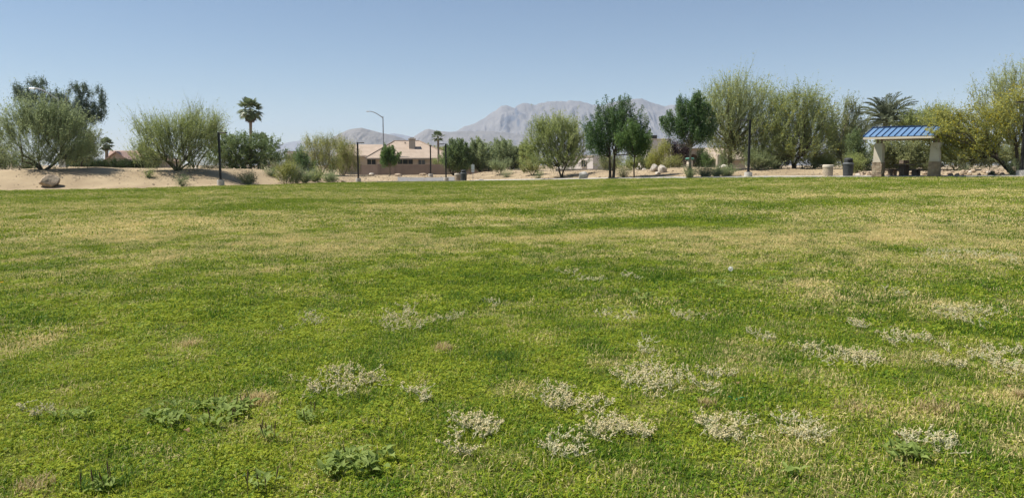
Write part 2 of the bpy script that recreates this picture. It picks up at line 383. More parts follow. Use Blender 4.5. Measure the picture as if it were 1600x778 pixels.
# ------------------------------------------------------------------ mountains
def mountain(name, prof, D, W, m, amp, seed, step=1.3, dark=None):
    P = np.array(prof, float); px = np.arange(P[0, 0], P[-1, 0] + .1, step); py = np.interp(px, P[:, 0], P[:, 1])
    x = (px - 800) / F * D; crest = (HOR - py) / F * D + CAM_H
    nf, nb = 46, 12; v = np.concatenate([np.linspace(0, 1, nf), 1 + np.linspace(.08, 1, nb)])
    n = len(px); k = len(v)
    S = np.where(v <= 1, v ** 1.25, np.clip(2 - v, 0, 1) ** 1.2)
    U, VV = np.meshgrid(x, v, indexing='ij'); Yg = D - W * (1 - VV); s = 1 / (W * .16)
    n1 = 1 - np.abs(2 * fbm(U * s + 3, Yg * s * .35, 5, seed) - 1)            # ridges that run down the slope
    n2 = fbm(U * s * 3.1, Yg * s * 2.0, 4, seed + 9) - .5
    Z = crest[:, None] * S[None, :]; env = np.clip(VV * 1.5, 0, 1) * np.clip(np.abs(1 - VV) * 5, .28, 1)
    n3 = 1 - np.abs(2 * fbm(U * s * 3 + 9, Yg * s * 1.1, 4, seed + 31) - 1)
    Z = Z + crest[:, None] * amp * env * ((n1 - .62) * 1.3 + n2 * .8 + (n3 - .6) * .9) 
    Z = np.maximum(Z, -2.0)
    Yg = Yg + (n1 - .6) * W * .1 * env
    a = Acc(); V = np.stack([U, Yg, Z], 2).reshape(-1, 3)
    i, j = np.meshgrid(np.arange(n - 1), np.arange(k - 1), indexing='ij')
    q = np.stack([i * k + j, (i + 1) * k + j, (i + 1) * k + j + 1, i * k + j + 1], 2).reshape(-1, 4)
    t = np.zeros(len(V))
    if dark is not None:  # cliff shadow painted as ellipses into the tint
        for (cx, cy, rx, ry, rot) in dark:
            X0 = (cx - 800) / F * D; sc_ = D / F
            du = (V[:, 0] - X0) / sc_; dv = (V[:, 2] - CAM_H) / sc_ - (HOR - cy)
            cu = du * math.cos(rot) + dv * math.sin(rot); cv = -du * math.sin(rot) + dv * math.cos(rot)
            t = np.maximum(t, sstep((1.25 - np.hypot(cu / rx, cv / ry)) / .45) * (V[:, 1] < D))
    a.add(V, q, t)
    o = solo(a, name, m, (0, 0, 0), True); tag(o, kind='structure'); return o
def rockmat(name, c1, c2, scale, shade_col=(.10, .105, .12)):
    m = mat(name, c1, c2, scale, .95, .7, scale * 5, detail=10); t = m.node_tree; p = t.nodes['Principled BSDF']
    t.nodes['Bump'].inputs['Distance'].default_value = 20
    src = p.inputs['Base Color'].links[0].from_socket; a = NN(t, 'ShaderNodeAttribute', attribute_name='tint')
    mx = NN(t, 'ShaderNodeMix', data_type='RGBA'); t.links.new(a.outputs['Fac'], mx.inputs[0]); t.links.new(src, mx.inputs[6]); mx.inputs[7].default_value = (*shade_col, 1)  # painted shadow colour replaces the rock where tint is high
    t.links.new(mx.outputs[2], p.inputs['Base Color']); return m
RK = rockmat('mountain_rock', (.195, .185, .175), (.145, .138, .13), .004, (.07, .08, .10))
mountain('distant_mountain_range', [(380, 258), (400, 232), (440, 226), (470, 221), (500, 224), (530, 219), (560, 216), (600, 212), (618, 210), (640, 214), (680, 220), (720, 226), (760, 258)], 11500, 1500, RK, .1, 3)
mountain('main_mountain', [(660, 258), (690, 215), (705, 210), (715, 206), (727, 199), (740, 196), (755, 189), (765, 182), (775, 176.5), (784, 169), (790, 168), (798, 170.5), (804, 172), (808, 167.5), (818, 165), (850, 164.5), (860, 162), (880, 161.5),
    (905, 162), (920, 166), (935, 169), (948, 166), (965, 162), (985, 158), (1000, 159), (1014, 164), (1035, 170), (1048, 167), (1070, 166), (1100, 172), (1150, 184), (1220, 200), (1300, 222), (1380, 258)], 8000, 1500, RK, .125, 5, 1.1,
    dark=[(797, 190, 10.5, 5.2, .25), (806.5, 178, 2.4, 10, .12), (810, 181, 5.5, 1.6, -.25), (788, 199, 6, 1.6, .6), (809, 196, 2.2, 7, -.1), (790, 204, 4.5, 1.4, 1.0)])  # shadowed cliff figure below the peak, put in as colour
mountain('left_foothill', [(470, 258), (500, 231), (520, 217), (535, 210), (548, 204), (560, 202), (568, 201.5), (580, 205), (592, 208), (606, 211), (620, 214), (640, 221), (655, 226), (680, 258)], 4200, 700, RK, .10, 12)
mountain('right_foothill', [(610, 258), (630, 228), (645, 217), (655, 210.5), (665, 204.5), (672, 203.5), (682, 206), (700, 207.5), (730, 206.5), (760, 206), (790, 208), (820, 212), (860, 220), (900, 230), (960, 258)], 5200, 800, RK, .08, 17)
# ------------------------------------------------------------------ haze: one closed box of pale even air
a = Acc(); box(a, (0, 0, 363), (27500, 27500, 732))
hz = solo(a, 'haze', [], (0, 0, 0)); tag(hz, kind='stuff')
hm = bpy.data.materials.new('haze_air'); hm.use_nodes = True; t = hm.node_tree; t.nodes.clear()
ho = t.nodes.new('ShaderNodeOutputMaterial'); hv = t.nodes.new('ShaderNodeVolumePrincipled')
hv.inputs['Color'].default_value = (.60, .735, .98, 1); hv.inputs['Density'].default_value = 5.8e-5; hv.inputs['Anisotropy'].default_value = 0.0
t.links.new(hv.outputs[0], ho.inputs['Volume']); hz.data.materials.append(hm)

# ------------------------------------------------------------------ vegetation
LM = dict(
    mesquite=leafmat('mesquite_leaf', (.21, .26, .13), (.40, .46, .23), .34),
    palo=leafmat('palo_verde_leaf', (.215, .265, .085), (.45, .50, .185), .34),
    palo_pale=leafmat('palo_verde_pale', (.24, .29, .11), (.49, .54, .225), .34),
    palo_gold=leafmat('palo_verde_gold', (.23, .245, .06), (.47, .47, .14), .34),
    ash=leafmat('ash_leaf', (.055, .115, .038), (.17, .26, .09), .3, .45, .35),
    ash_light=leafmat('young_ash_leaf', (.08, .15, .045), (.20, .29, .09), .34, .45),
    euc=leafmat('eucalyptus_leaf', (.085, .13, .085), (.21, .26, .18), .2, .5),
    dense=leafmat('dense_leaf', (.11, .165, .065), (.26, .33, .14), .3),
    olive=leafmat('olive_leaf', (.16, .185, .075), (.35, .37, .17), .3),
    yellowgreen=leafmat('yellow_green_leaf', (.21, .235, .07), (.46, .46, .18), .34),
    sage=leafmat('sage_leaf', (.10, .115, .065), (.24, .26, .16), .25),
    purple=leafmat('plum_leaf', (.035, .024, .026), (.085, .055, .058), .25),
    hedge=leafmat('hedge_leaf', (.028, .05, .018), (.085, .125, .04), .2),
    palm=leafmat('palm_frond', (.09, .125, .06), (.22, .27, .13), .2, .4, .4),
    palm_dead=leafmat('dead_palm_frond', (.10, .075, .045), (.24, .18, .11), .1, .8),
    grey_green=leafmat('date_palm_frond', (.09, .11, .07), (.22, .25, .16), .2, .45),
    twig=mat('twig', (.33, .36, .19), (.25, .27, .14), 2, .8),
    twig_dry=mat('dry_twig', (.30, .22, .13), (.20, .14, .085), 3, .9),
)
def lobes_pts(lobes, Y, N, shell=.5, seed=0):
    """points through a crown made of several overlapping lobes"""
    R = np.random.default_rng(seed)
    L = np.array([l[:4] for l in lobes], float); w = L[:, 2] * L[:, 3]; k = R.choice(len(L), N, p=w / w.sum())
    d = R.normal(size=(N, 3)); d /= np.linalg.norm(d, axis=1, keepdims=True)
    r = R.random(N) ** shell * np.where(R.random(N) < .05, 1.12, 1)
    C = np.array([at(l[0], l[1], Y + (l[4] if len(l) > 4 else 0)) for l in lobes])
    s = Y / F; rx = L[k, 2] * s; rz = L[k, 3] * s
    P = C[k] + d * r[:, None] * np.stack([rx, np.minimum(rx, rx * .9), rz], 1)
    return P, d, r
def bez(p0, p1, p2, n=7):
    t = np.linspace(0, 1, n)[:, None]; return p0 * (1 - t) ** 2 + p1 * 2 * t * (1 - t) + p2 * t ** 2
def plant(kind, name, label, cat, px, Y, lobes, leaf, style='feather', n=200, per=60, size=.08, bark='bark', r0=.16, stems=1, fork=.3, limbs=14, group=None,
          up=.6, twiglen=1.0, flowers=0.0, seed=1, shell=.5, lean=0.0, trunkname='trunk', crownname='crown', twigs=True, spread=.35, tw=.011, stemspread=.25):
    R = np.random.default_rng(seed + 1000)
    global rng; rng = np.random.default_rng(seed + 77)
    b = gp(px, Y); o = thing(name, label, cat, b, group)
    if style in ('feather', 'wisp'): per = int(per * 1.5); size *= 1.06
    else: per = int(per * 1.7); size *= .8
    P, D, rr = lobes_pts(lobes, Y, n, shell, seed)
    P[:, 2] = np.maximum(P[:, 2], ground_z(P[:, 0], P[:, 1]) + .15)
    ztop = P[:, 2].max(); H = ztop - b[2]
    root = b + np.array((lean * H, 0, H * fork))
    # trunk and limbs
    a = Acc(); idx = R.permutation(n)[:limbs]
    # farthest-first choice of limb ends
    ends = [R.integers(n)]; dist = np.full(n, 1e9)
    for _ in range(limbs - 1):
        dist = np.minimum(dist, np.linalg.norm(P - P[ends[-1]], axis=1)); ends.append(int(np.argmax(dist)))
    E = P[ends]
    if stems == 1:
        mid = (b + root) / 2 + R.normal(size=3) * (r0 * .5, r0 * .5, 0)
        tp = bez(b - (0, 0, .12), mid, root, 8); tr_ = np.linspace(r0 * 1.0, r0 * .72, 8); tr_[0] = r0 * 1.45; tr_[1] = r0 * 1.1
        tube(a, tp, tr_, 9)
        starts = [root - (0, 0, H * .02)] * limbs; rl = r0 * .62
    else:
        S = []
        ang0 = R.random() * 6.28
        for s in range(stems):
            an = ang0 + s * 2 * math.pi / stems + R.normal() * .3
            q = b + np.array((math.cos(an), math.sin(an) * .7, 0)) * r0 * .8
            e = root + np.array((math.cos(an) * H * stemspread, math.sin(an) * H * stemspread * .8, R.normal() * H * .04))
            c = (q + e) / 2 + np.array((math.cos(an), math.sin(an), 0)) * (-.03 * H) + R.normal(size=3) * .04 * H
            tube(a, bez(q - (0, 0, .1), c, e, 8), np.linspace(r0 * .85, r0 * .5, 8), 7); S.append(e)
        S = np.array(S); starts = []
        for e in E: starts.append(S[np.argmin(np.linalg.norm((S - e) * (1, 1, .3), axis=1))])
        rl = r0 * .48
    for s, e in zip(starts, E):
        L = np.linalg.norm(e - s); c = s + (e - s) * .45 + np.array((0, 0, L * .12 * up)) + R.normal(size=3) * L * .07
        lp = bez(s, c, e, 8); lp[1:-1] += R.normal(size=(6, 3)) * L * .018
        tube(a, lp, (rl * min(1, .45 + L / H) - .008) * np.linspace(1, 0, 8) ** 1.5 + .008, 5, cap=False)
        for _ in range(3):
            k = R.integers(2, 6); q = lp[k]; near = np.argsort(np.linalg.norm(P - q, axis=1) + R.random(n) * H * .12)[3]
            m_ = (q + P[near]) / 2 + R.normal(size=3) * .08 * L
            tube(a, bez(q, m_, P[near], 5), np.linspace(rl * .2, .006, 5), 4, cap=False)
    part(a, trunkname, M[bark] if bark in M else LM[bark], o, True)
    # crown
    a = Acc(); fl = Acc(); low = b + np.array((0, 0, H * .15))
    out = (P - low) * (1, 1, .7); out /= (np.linalg.norm(out, axis=1, keepdims=True) + 1e-6)
    ctint = np.clip(.5 + R.normal(size=n) * .26, 0, 1)
    if style in ('feather', 'wisp'):
        k = 6 if style == 'feather' else 5
        dirs = out * .65 + np.array((0, 0, up)) + R.normal(size=(n, 3)) * .25; dirs /= np.linalg.norm(dirs, axis=1, keepdims=True)
        td = (dirs[:, None] + R.normal(size=(n, k, 3)) * spread).reshape(-1, 3); td /= np.linalg.norm(td, axis=1, keepdims=True)
        ln = twiglen * (.6 + .8 * R.random(n * k)) * np.where(R.random(n * k) < .09, 1.75, 1); p0 = np.repeat(P, k, 0) - td * ln[:, None] * .3; p1 = p0 + td * ln[:, None]
        if twigs: ribbons(a, p0, p1, tw * .85, .5, 1)
        m_ = max(1, per // k); tt = R.random((n * k, m_)) ** .8
        if style == 'wisp': tt = R.random((n * k, m_)) ** 1.4 * .9
        c = (p0[:, None] + (p1 - p0)[:, None] * tt[..., None]).reshape(-1, 3) + R.normal(size=(n * k * m_, 3)) * size * .55
        ax = np.repeat(td, m_, 0) * .8 + R.normal(size=(n * k * m_, 3)) * .7
        tint = np.clip(np.repeat(ctint, k * m_) + R.normal(size=n * k * m_) * .16, 0, 1)
    else:
        dirs = out * .7 + np.array((0, 0, up)) + R.normal(size=(n, 3)) * .25; dirs /= np.linalg.norm(dirs, axis=1, keepdims=True)
        g = R.normal(size=(n, per, 3)) * (twiglen * .20 if style != 'droop' else twiglen * np.array((.2, .2, .42)))
        along = (R.random((n, per, 1)) - .35) * twiglen * 1.25
        c = (P[:, None] + g * (1.1 - np.clip(along / twiglen, 0, .8)) + (dirs[:, None] * along if style != 'droop' else np.array((0, 0, -.3 * twiglen)))).reshape(-1, 3)
        ax = np.repeat(dirs if style != 'droop' else dirs * .2 - np.array((0, 0, 1)), per, 0) + R.normal(size=(n * per, 3)) * .75
        tint = np.clip(np.repeat(ctint, per) + R.normal(size=n * per) * .18, 0, 1)
        ribbons(a, P - dirs * twiglen * .3, P + dirs * twiglen * .7, tw * 1.2, .5, 1)
    N_per = len(c) // n
    ok = c[:, 2] > ground_z(c[:, 0], c[:, 1]) + .03
    c, ax, tint = c[ok], ax[ok], tint[ok]; N = len(c)
    f = R.random(N) < flowers * np.clip(.2 + 1.6 * (vnoise(c[:, 0] * 1.1 + 5, c[:, 2] * 1.1, seed)), 0, 2)
    sz = size * (.7 + .6 * R.random(N))
    nt_ = R.normal(size=(N, 3)) * .55 + np.array((0, 0, .75)) + np.repeat(out, N_per, 0)[ok] * .45
    bb = np.cross(nt_, ax)
    quads_leaf(a, c[~f], ax[~f], (sz * 1.5)[~f], (sz * .62)[~f], tint[~f], b=bb[~f])
    part(a, crownname, [LM[leaf], M['bark'] if style == 'leafy' or style == 'droop' else LM['twig']], o)
    if f.any():
        quads_leaf(fl, c[f] + R.normal(size=(f.sum(), 3)) * .03, ax[f], sz[f] * 1.15, sz[f] * .95, R.random(f.sum()))
        part(fl, 'blossoms', M['flower_yellow'], o)
    return o
def bush(name, label, px, Y, lobes, leaf, n=60, per=50, size=.07, style='leafy', twiglen=.5, cat='shrub', seed=1, **k):
    k.setdefault('bark', 'bark'); k.setdefault('r0', .05); k.setdefault('stems', 4); k.setdefault('fork', .2); k.setdefault('limbs', 8)
    return plant('bush', name, label, cat, px, Y, lobes, leaf, style, n, per, size, seed=seed, trunkname='stem', crownname='foliage', **k)

G_BACK = 'trees beyond the lawn'
# far left
plant('t', 'eucalyptus_tree', 'tall dark eucalyptus with ragged rounded clumps, rising behind the feathery mesquite', 'tree', 100, 98,
      [(56, 129, 16, 9), (30, 141, 14, 11), (44, 154, 24, 15), (74, 148, 20, 13), (94, 153, 14, 9), (85, 170, 30, 16), (124, 140, 18, 13), (122, 164, 22, 17), (157, 148, 14, 14), (153, 168, 15, 14), (148, 180, 8, 9), (100, 195, 36, 22), (95, 178, 50, 14), (52, 188, 28, 20), (132, 186, 14, 14)], 'euc', 'droop', 480, 80, .15, 'bark_pale', .42, 1, .35, 22, twiglen=.85, seed=3, shell=.42)
plant('t', 'mesquite_tree', 'wide feathery grey-green mesquite on the bank behind the tan boulder', 'tree', 67, 64.8,
      [(68, 212, 44, 36), (18, 205, 20, 26), (114, 214, 26, 32), (78, 246, 52, 17), (42, 186, 20, 20), (98, 188, 20, 20), (6, 236, 16, 16), (70, 188, 14, 22), (130, 240, 18, 16)], 'mesquite', 'feather', 370, 60, .08, 'bark', .16, 5, .16, 26, up=.75, twiglen=2.0, spread=.28, seed=4, stemspread=.3, tw=.014)
plant('t', 'mesquite_tree', 'pale loose mesquite cut off by the left edge of the view', 'tree', -18, 74,
      [(-8, 215, 26, 34), (6, 238, 18, 24), (-30, 225, 30, 40)], 'palo', 'feather', 150, 54, .085, 'bark_green', .12, 3, .2, 12, up=.7, twiglen=1.3, seed=5)
bush('shrub', 'low round yellow-green shrub beside the pale stake under the mesquite', 42, 75, [(42, 260, 17, 10)], 'palo', 60, 60, .07, seed=6)
bush('shrub', 'dark leafy shrub at the far left behind the pale stake', 8, 80, [(2, 255, 18, 15), (22, 252, 12, 14)], 'dense', 70, 60, .09, seed=7)
plant('t', 'broadleaf_tree', 'rounded olive tree between the white street lamp base and the clipped hedge', 'tree', 128, 88,
      [(128, 232, 24, 22), (140, 222, 18, 18), (112, 245, 18, 14), (140, 245, 16, 14)], 'olive', 'leafy', 130, 70, .12, 'bark', .14, 1, .25, 12, twiglen=.9, seed=8)
hp = gp(180, 96)
bush('clipped_hedge', 'long clipped dark green hedge below the house with the red roof', 180, 94, [(120, 257, 14, 7), (140, 258, 14, 6), (160, 259, 14, 5), (180, 259, 14, 5), (200, 259, 14, 5), (216, 259, 10, 5)], 'hedge', 420, 50, .09, seed=9, cat='hedge', stems=8, stemspread=2.2, shell=.6, twiglen=.3)
plant('t', 'palo_verde_tree', 'pale palo verde with bare upright twig tips and several green trunks, on the left bank', 'tree', 278, 66,
      [(268, 222, 46, 30), (234, 212, 22, 18), (312, 208, 32, 24), (262, 210, 20, 18), (300, 244, 44, 14), (230, 243, 26, 14), (336, 204, 12, 16), (288, 204, 14, 16), (250, 238, 38, 16)], 'palo', 'feather', 330, 58, .072, 'bark_green', .13, 5, .18, 26, up=.8, twiglen=1.9, spread=.27, seed=10, tw=.014)
plant('t', 'palo_verde_tree', 'sparse silvery crown of bare twigs standing behind the pale palo verde', 'tree', 305, 74,
      [(305, 192, 36, 24), (235, 196, 28, 16), (330, 205, 20, 24)], 'palo_pale', 'wisp', 120, 25, .06, 'bark_green', .1, 3, .3, 18, up=.9, twiglen=1.9, seed=11, tw=.02)
plant('t', 'mesquite_tree', 'broad dense green mesquite mound behind the leftmost lamp post', 'tree', 375, 82,
      [(375, 238, 46, 27), (345, 240, 30, 26), (412, 243, 38, 24), (370, 254, 44, 14), (425, 253, 28, 13), (395, 228, 40, 18), (360, 222, 28, 14)], 'dense', 'feather', 520, 56, .095, 'bark', .13, 4, .12, 20, up=.3, twiglen=.85, spread=.7, seed=12)
bush('shrub', 'brown dry shrub in the shade beside the leftmost lamp post', 330, 76, [(330, 262, 18, 6)], 'sage', 40, 40, .07, seed=13)
def fan_palm(name, label, px, Y, cy, r, h_vis=None, nf=46, dead=22, tr=.2, seed=1, drop=1.0, group=None):
    R = np.random.default_rng(seed); global rng; rng = np.random.default_rng(seed)
    b = gp(px, Y); o = thing(name, label, 'palm tree', b, group); c = at(px, cy, Y); rad = r * Y / F
    a = Acc(); zs = np.linspace(0, 1, 14); pts = b + (c - b) * zs[:, None]; pts[:, 0] += np.sin(zs * 3) * .1
    rr = tr * (1.25 - .35 * zs) * (1 + .06 * np.sin(zs * 60)); rr[0] *= 1.3; tube(a, pts, rr, 9); part(a, 'trunk', M['bark_pale'], o, True)
    for nm, cnt, lo, hi, mt in (('fronds', nf, -.75, 1.4, 'palm'), ('dead_fronds', dead, -1.4, -.75, 'palm_dead')):
        if not cnt: continue
        a = Acc()
        for i in range(cnt):
            el = lo + (hi - lo) * (i + .5) / cnt + R.normal() * .1; az = i * 2.4 + R.normal() * .2
            d = np.array((math.cos(az) * math.cos(el), math.sin(az) * math.cos(el), math.sin(el)))
            L = rad * R.uniform(.34, .62); base = c + d * L * (1 if nm == 'fronds' else .35) - (0, 0, 0 if nm == 'fronds' else rad * .15)
            ribbons(a, c[None], base[None], .025, .4)
            side = np.cross(d, (0, 0, 1.0)); side /= np.linalg.norm(side) + 1e-6; nrm = np.cross(side, d)
            nb = 13
            for q in range(nb):
                f = (q / (nb - 1) - .5) * 2; ang = f * 1.35
                bd = d * math.cos(ang) + side * math.sin(ang) - np.array((0, 0, .25 * drop)) - nrm * .15 * abs(f)
                bd /= np.linalg.norm(bd); ll = rad * .55 * (1 - .25 * abs(f))
                tip = base + bd * ll + np.array((0, 0, -ll * .22 * drop)); w = np.cross(bd, nrm) * rad * .045; mid = base + bd * ll * .6
                a.add(np.array([base, mid + w, tip, mid - w]), np.array([[0, 1, 2, 3]]), np.clip(.5 + R.normal() * .25, 0, 1))
        part(a, nm, LM[mt], o)
    return o
fan_palm('fan_palm', 'tall slender fan palm with a shaggy round head above the left trees', 391, 138, 172, 22, tr=.26, seed=21)
fan_palm('fan_palm', 'squat dark fan palm head just right of the tall slender palm', 409, 145, 220, 15, dead=8, tr=.3, seed=22)
fan_palm('fan_palm', 'distant low fan palm beside the red tiled roof', 166, 150, 226, 13, dead=4, tr=.3, seed=23)
fan_palm('fan_palm', 'small bright fan palm in front of the tan roofed house', 684, 121, 214, 11.5, nf=26, dead=0, tr=.17, seed=24, drop=.6)
# yellow-green pair left of the house
plant('t', 'willow_acacia_tree', 'drooping yellow-green tree, the left of the pair left of the tan roofed house', 'tree', 503, 94,
      [(503, 235, 34, 24), (492, 225, 22, 18), (515, 220, 20, 14), (500, 252, 30, 14)], 'yellowgreen', 'droop', 170, 70, .10, 'bark_pale', .10, 3, .3, 16, twiglen=1.0, seed=25)
plant('t', 'willow_acacia_tree', 'drooping yellow-green tree, the right of the pair, beside a thin black lamp post', 'tree', 537, 97,
      [(540, 240, 24, 24), (535, 226, 16, 14), (548, 252, 20, 16)], 'yellowgreen', 'droop', 130, 70, .10, 'bark_pale', .09, 3, .3, 12, twiglen=1.0, seed=26)
bush('shrub', 'dark green upright shrub between the dense mesquite and the yellow-green trees', 474, 90, [(472, 252, 11, 17), (478, 258, 12, 12)], 'ash', 60, 60, .11, seed=27)
bush('shrub', 'small dark green shrub between the trunks of the yellow-green pair', 520, 99, [(521, 258, 9, 9)], 'ash', 40, 50, .11, seed=28)
bush('shrub', 'pale bare twiggy shrub on the crest left of the yellow-green trees', 435, 79, [(428, 258, 22, 9)], 'palo_pale', 26, 8, .05, style='wisp', bark='bark_pale', twiglen=.9, seed=29, limbs=14, r0=.07)
# shrubs along the lawn's edge
for i, (px, Y, lb, lf, lab, n, st) in enumerate([
    (424, 71.5, [(424, 274, 7, 7)], 'dense', 'small dark round shrub left of the big yellow-green shrub at the lawn edge', 40, 'leafy'),
    (446, 69.5, [(446, 273, 15, 13), (452, 268, 11, 9)], 'palo_gold', 'largest yellow-green shrub on the left edge of the lawn', 90, 'feather'),
    (464, 71.5, [(463, 277, 9, 11)], 'sage', 'pale grey-green twiggy shrub right of the largest yellow-green shrub', 50, 'feather'),
    (476, 74, [(476, 279, 9, 9)], 'mesquite', 'dark spiky shrub fourth along the left edge of the lawn', 50, 'feather'),
    (494, 77, [(493, 278, 10, 9)], 'palo', 'olive shrub in the middle of the low row beside the lawn', 55, 'feather'),
    (513, 79, [(514, 280, 11, 7)], 'mesquite', 'low grey-green shrub ending the row beside the lawn', 50, 'feather'),
    (388, 65.5, [(388, 283, 12, 6)], 'sage', 'low spiky clump at the lawn edge right of the leftmost lamp post', 45, 'feather'),
    (285, 61.4, [(285, 290, 5, 3.2)], 'dense', 'tiny dark plant at the lawn edge below the pale palo verde', 16, 'leafy'),
    (281, 62.4, [(282, 285, 3.5, 3.5)], 'sage', 'tiny grey plant just uphill of the dark one below the palo verde', 12, 'leafy'),
    (231, 63.5, [(231, 277, 5, 8)], 'palo_pale', 'thin pale sapling alone on the bare left bank', 14, 'wisp'),
    (440, 72.5, [(436, 287, 2.5, 2)], 'mesquite', 'tiny tuft at the foot of the yellow-green shrub', 6, 'leafy'),
    ]):
    bush('shrub', lab, px, Y, lb, lf, n, 48, .055, style=st, twiglen=.42, seed=40 + i, group='shrubs along the left edge of the lawn', r0=.03)
# round the house
plant('t', 'broadleaf_tree', 'small dense round tree in front of the tan house wall', 'tree', 609, 112,
      [(609, 246, 15, 13), (606, 240, 11, 10), (613, 252, 10, 9), (602, 251, 8, 9)], 'ash_light', 'leafy', 90, 90, .15, 'bark_pale', .11, 1, .3, 10, twiglen=.9, seed=60)
bush('shrub', 'white flowering shrub at the foot of the small bright palm', 690, 119.5, [(690, 255, 6, 6), (681, 257, 5, 4)], 'palo_pale', 40, 40, .09, seed=61)
bush('shrub', 'yellow-green treetop showing above the right end of the tan roof', 672, 139, [(670, 237, 20, 8), (690, 240, 14, 8)], 'yellowgreen', 70, 60, .16, seed=62, twiglen=.9, cat='tree')
for i, (px, lb, n, lab, lf) in enumerate([
    (712, [(712, 242, 18, 20), (703, 252, 14, 14), (722, 234, 14, 12), (722, 256, 16, 10)], 220, 'dense dark tree behind the trash can with the pale concrete one', 'dense'),
    (752, [(752, 244, 24, 18), (745, 233, 16, 12), (762, 254, 20, 12), (740, 256, 18, 10)], 240, 'dense grey-green tree behind the small white sign', 'mesquite'),
    (795, [(793, 243, 24, 18), (785, 233, 16, 12), (808, 247, 14, 14), (800, 256, 20, 10), (775, 254, 16, 10)], 240, 'dense tree behind the round shrub on the sandy mound', 'mesquite')]):
    plant('t', 'broadleaf_tree', lab, 'tree', px, 106 + i * 2, lb, lf, 'leafy', n, 85, .15, 'bark', .14, 3, .12, 14, twiglen=1.05, seed=63 + i, group='dense dark trees right of the house')
bush('shrub', 'round grey-green shrub on the sandy mound right of the white sign', 782, 92, [(782, 260, 15, 7), (776, 262, 8, 6)], 'mesquite', 60, 50, .07, style='feather', twiglen=.5, seed=67)
bush('shrub', 'small dark shrub below the round grey-green one on the mound', 792, 88.5, [(792, 277, 6, 3.2)], 'mesquite', 26, 40, .06, seed=68, twiglen=.3)
bush('shrub', 'tiny dark plant alone at the foot of the sandy mound', 841, 81, [(841, 279, 4.5, 2.6)], 'dense', 20, 40, .06, seed=69, twiglen=.25)
bush('shrub', 'bright yellow-green grassy shrub left of the double trunk palo verde', 832, 87, [(832, 262, 14, 8), (820, 264, 8, 5)], 'yellowgreen', 70, 50, .07, style='feather', twiglen=.6, seed=70)
# middle
plant('t', 'palo_verde_tree', 'rounded yellow-green palo verde with two trunks left of the dark ash', 'tree', 879, 79,
      [(872, 218, 42, 32), (845, 230, 26, 26), (895, 225, 24, 30), (870, 200, 32, 18), (878, 248, 42, 14), (845, 205, 14, 14), (885, 257, 36, 7), (850, 255, 30, 8)], 'palo', 'feather', 400, 60, .085, 'bark', .13, 2, .2, 22, up=.8, twiglen=1.5, seed=71, tw=.014, stemspread=.12)
plant('t', 'broadleaf_tree', 'olive tree filling the gap left of the rounded palo verde', 'tree', 829, 100,
      [(828, 245, 14, 18), (822, 235, 10, 12)], 'palo', 'leafy', 90, 70, .13, 'bark', .1, 2, .2, 8, twiglen=.9, seed=72)
plant('t', 'ash_tree', 'dark green ash with a double trunk, the largest dark tree beside the lawn', 'tree', 956, 66.5,
      [(955, 205, 34, 34), (928, 212, 19, 28), (985, 205, 26, 34), (945, 182, 14, 20), (975, 175, 12, 18), (1000, 205, 13, 20), (935, 232, 20, 12), (990, 228, 22, 14), (960, 190, 24, 24)], 'ash', 'leafy', 300, 85, .105, 'bark', .16, 2, .3, 24, up=.9, twiglen=.85, seed=73, shell=.42, stemspread=.03)
plant('t', 'ash_tree', 'slim lighter green young ash in front of the big dark one', 'tree', 991, 64,
      [(990, 220, 20, 20), (975, 222, 14, 13), (1005, 225, 12, 16), (988, 205, 14, 12), (1000, 238, 10, 8)], 'ash_light', 'leafy', 110, 80, .10, 'bark', .065, 1, .42, 14, up=.8, twiglen=.75, seed=74)
plant('t', 'ash_tree', 'compact dark green ash with a straight trunk standing alone at the lawn edge', 'tree', 1078, 59,
      [(1076, 195, 28, 30), (1055, 200, 22, 22), (1098, 195, 20, 28), (1070, 172, 18, 18), (1090, 170, 17, 20), (1048, 185, 9, 10), (1085, 213, 26, 9), (1038, 196, 6, 8)], 'ash', 'leafy', 250, 80, .095, 'bark_pale', .10, 1, .40, 20, up=.9, twiglen=.72, seed=75, shell=.42)
bush('shrub', 'small round grass clump at the foot of the lone dark ash', 1078, 58.7, [(1078, 273, 8, 3)], 'mesquite', 30, 40, .05, seed=76, twiglen=.3, style='feather')
bush('shrub', 'small bushy plant between the two ash trunks at the lawn edge', 974, 68, [(974, 273, 9, 5)], 'olive', 34, 40, .06, seed=77, twiglen=.35)
bush('shrub', 'leafy olive shrub behind the big dark ash', 955, 86, [(958, 256, 18, 12), (945, 258, 12, 10)], 'olive', 80, 60, .085, seed=78, twiglen=.6)
bush('shrub', 'green feathery shrub behind the slim young ash', 1000, 84, [(1000, 252, 20, 15), (985, 260, 14, 9), (1012, 258, 14, 10)], 'palo', 110, 60, .08, style='feather', twiglen=.8, seed=79)
bush('shrub', 'tall golden-leaved shrub behind the pale boulders', 1036, 82, [(1036, 243, 13, 18), (1024, 250, 12, 13), (1046, 256, 9, 9)], 'palo_gold', 110, 60, .085, seed=80, twiglen=.6)
bush('shrub', 'small yellowish shrub low in front of the purple plum', 1040, 79, [(1042, 258, 9, 6), (1055, 256, 6, 8)], 'yellowgreen', 45, 50, .075, seed=81, twiglen=.4)
bush('plum_tree', 'purple leaved plum beside the beige house entrance', 1060, 88, [(1058, 242, 11, 18), (1068, 240, 9, 16), (1046, 232, 8, 10), (1066, 256, 10, 8)], 'purple', 110, 60, .10, seed=82, twiglen=.6, cat='tree')
bush('conifer_shrub', 'dark narrow conical shrub right of the arched entrance', 1096, 88, [(1095, 252, 4.5, 15), (1096, 258, 6, 8)], 'hedge', 60, 60, .08, seed=83, twiglen=.4)
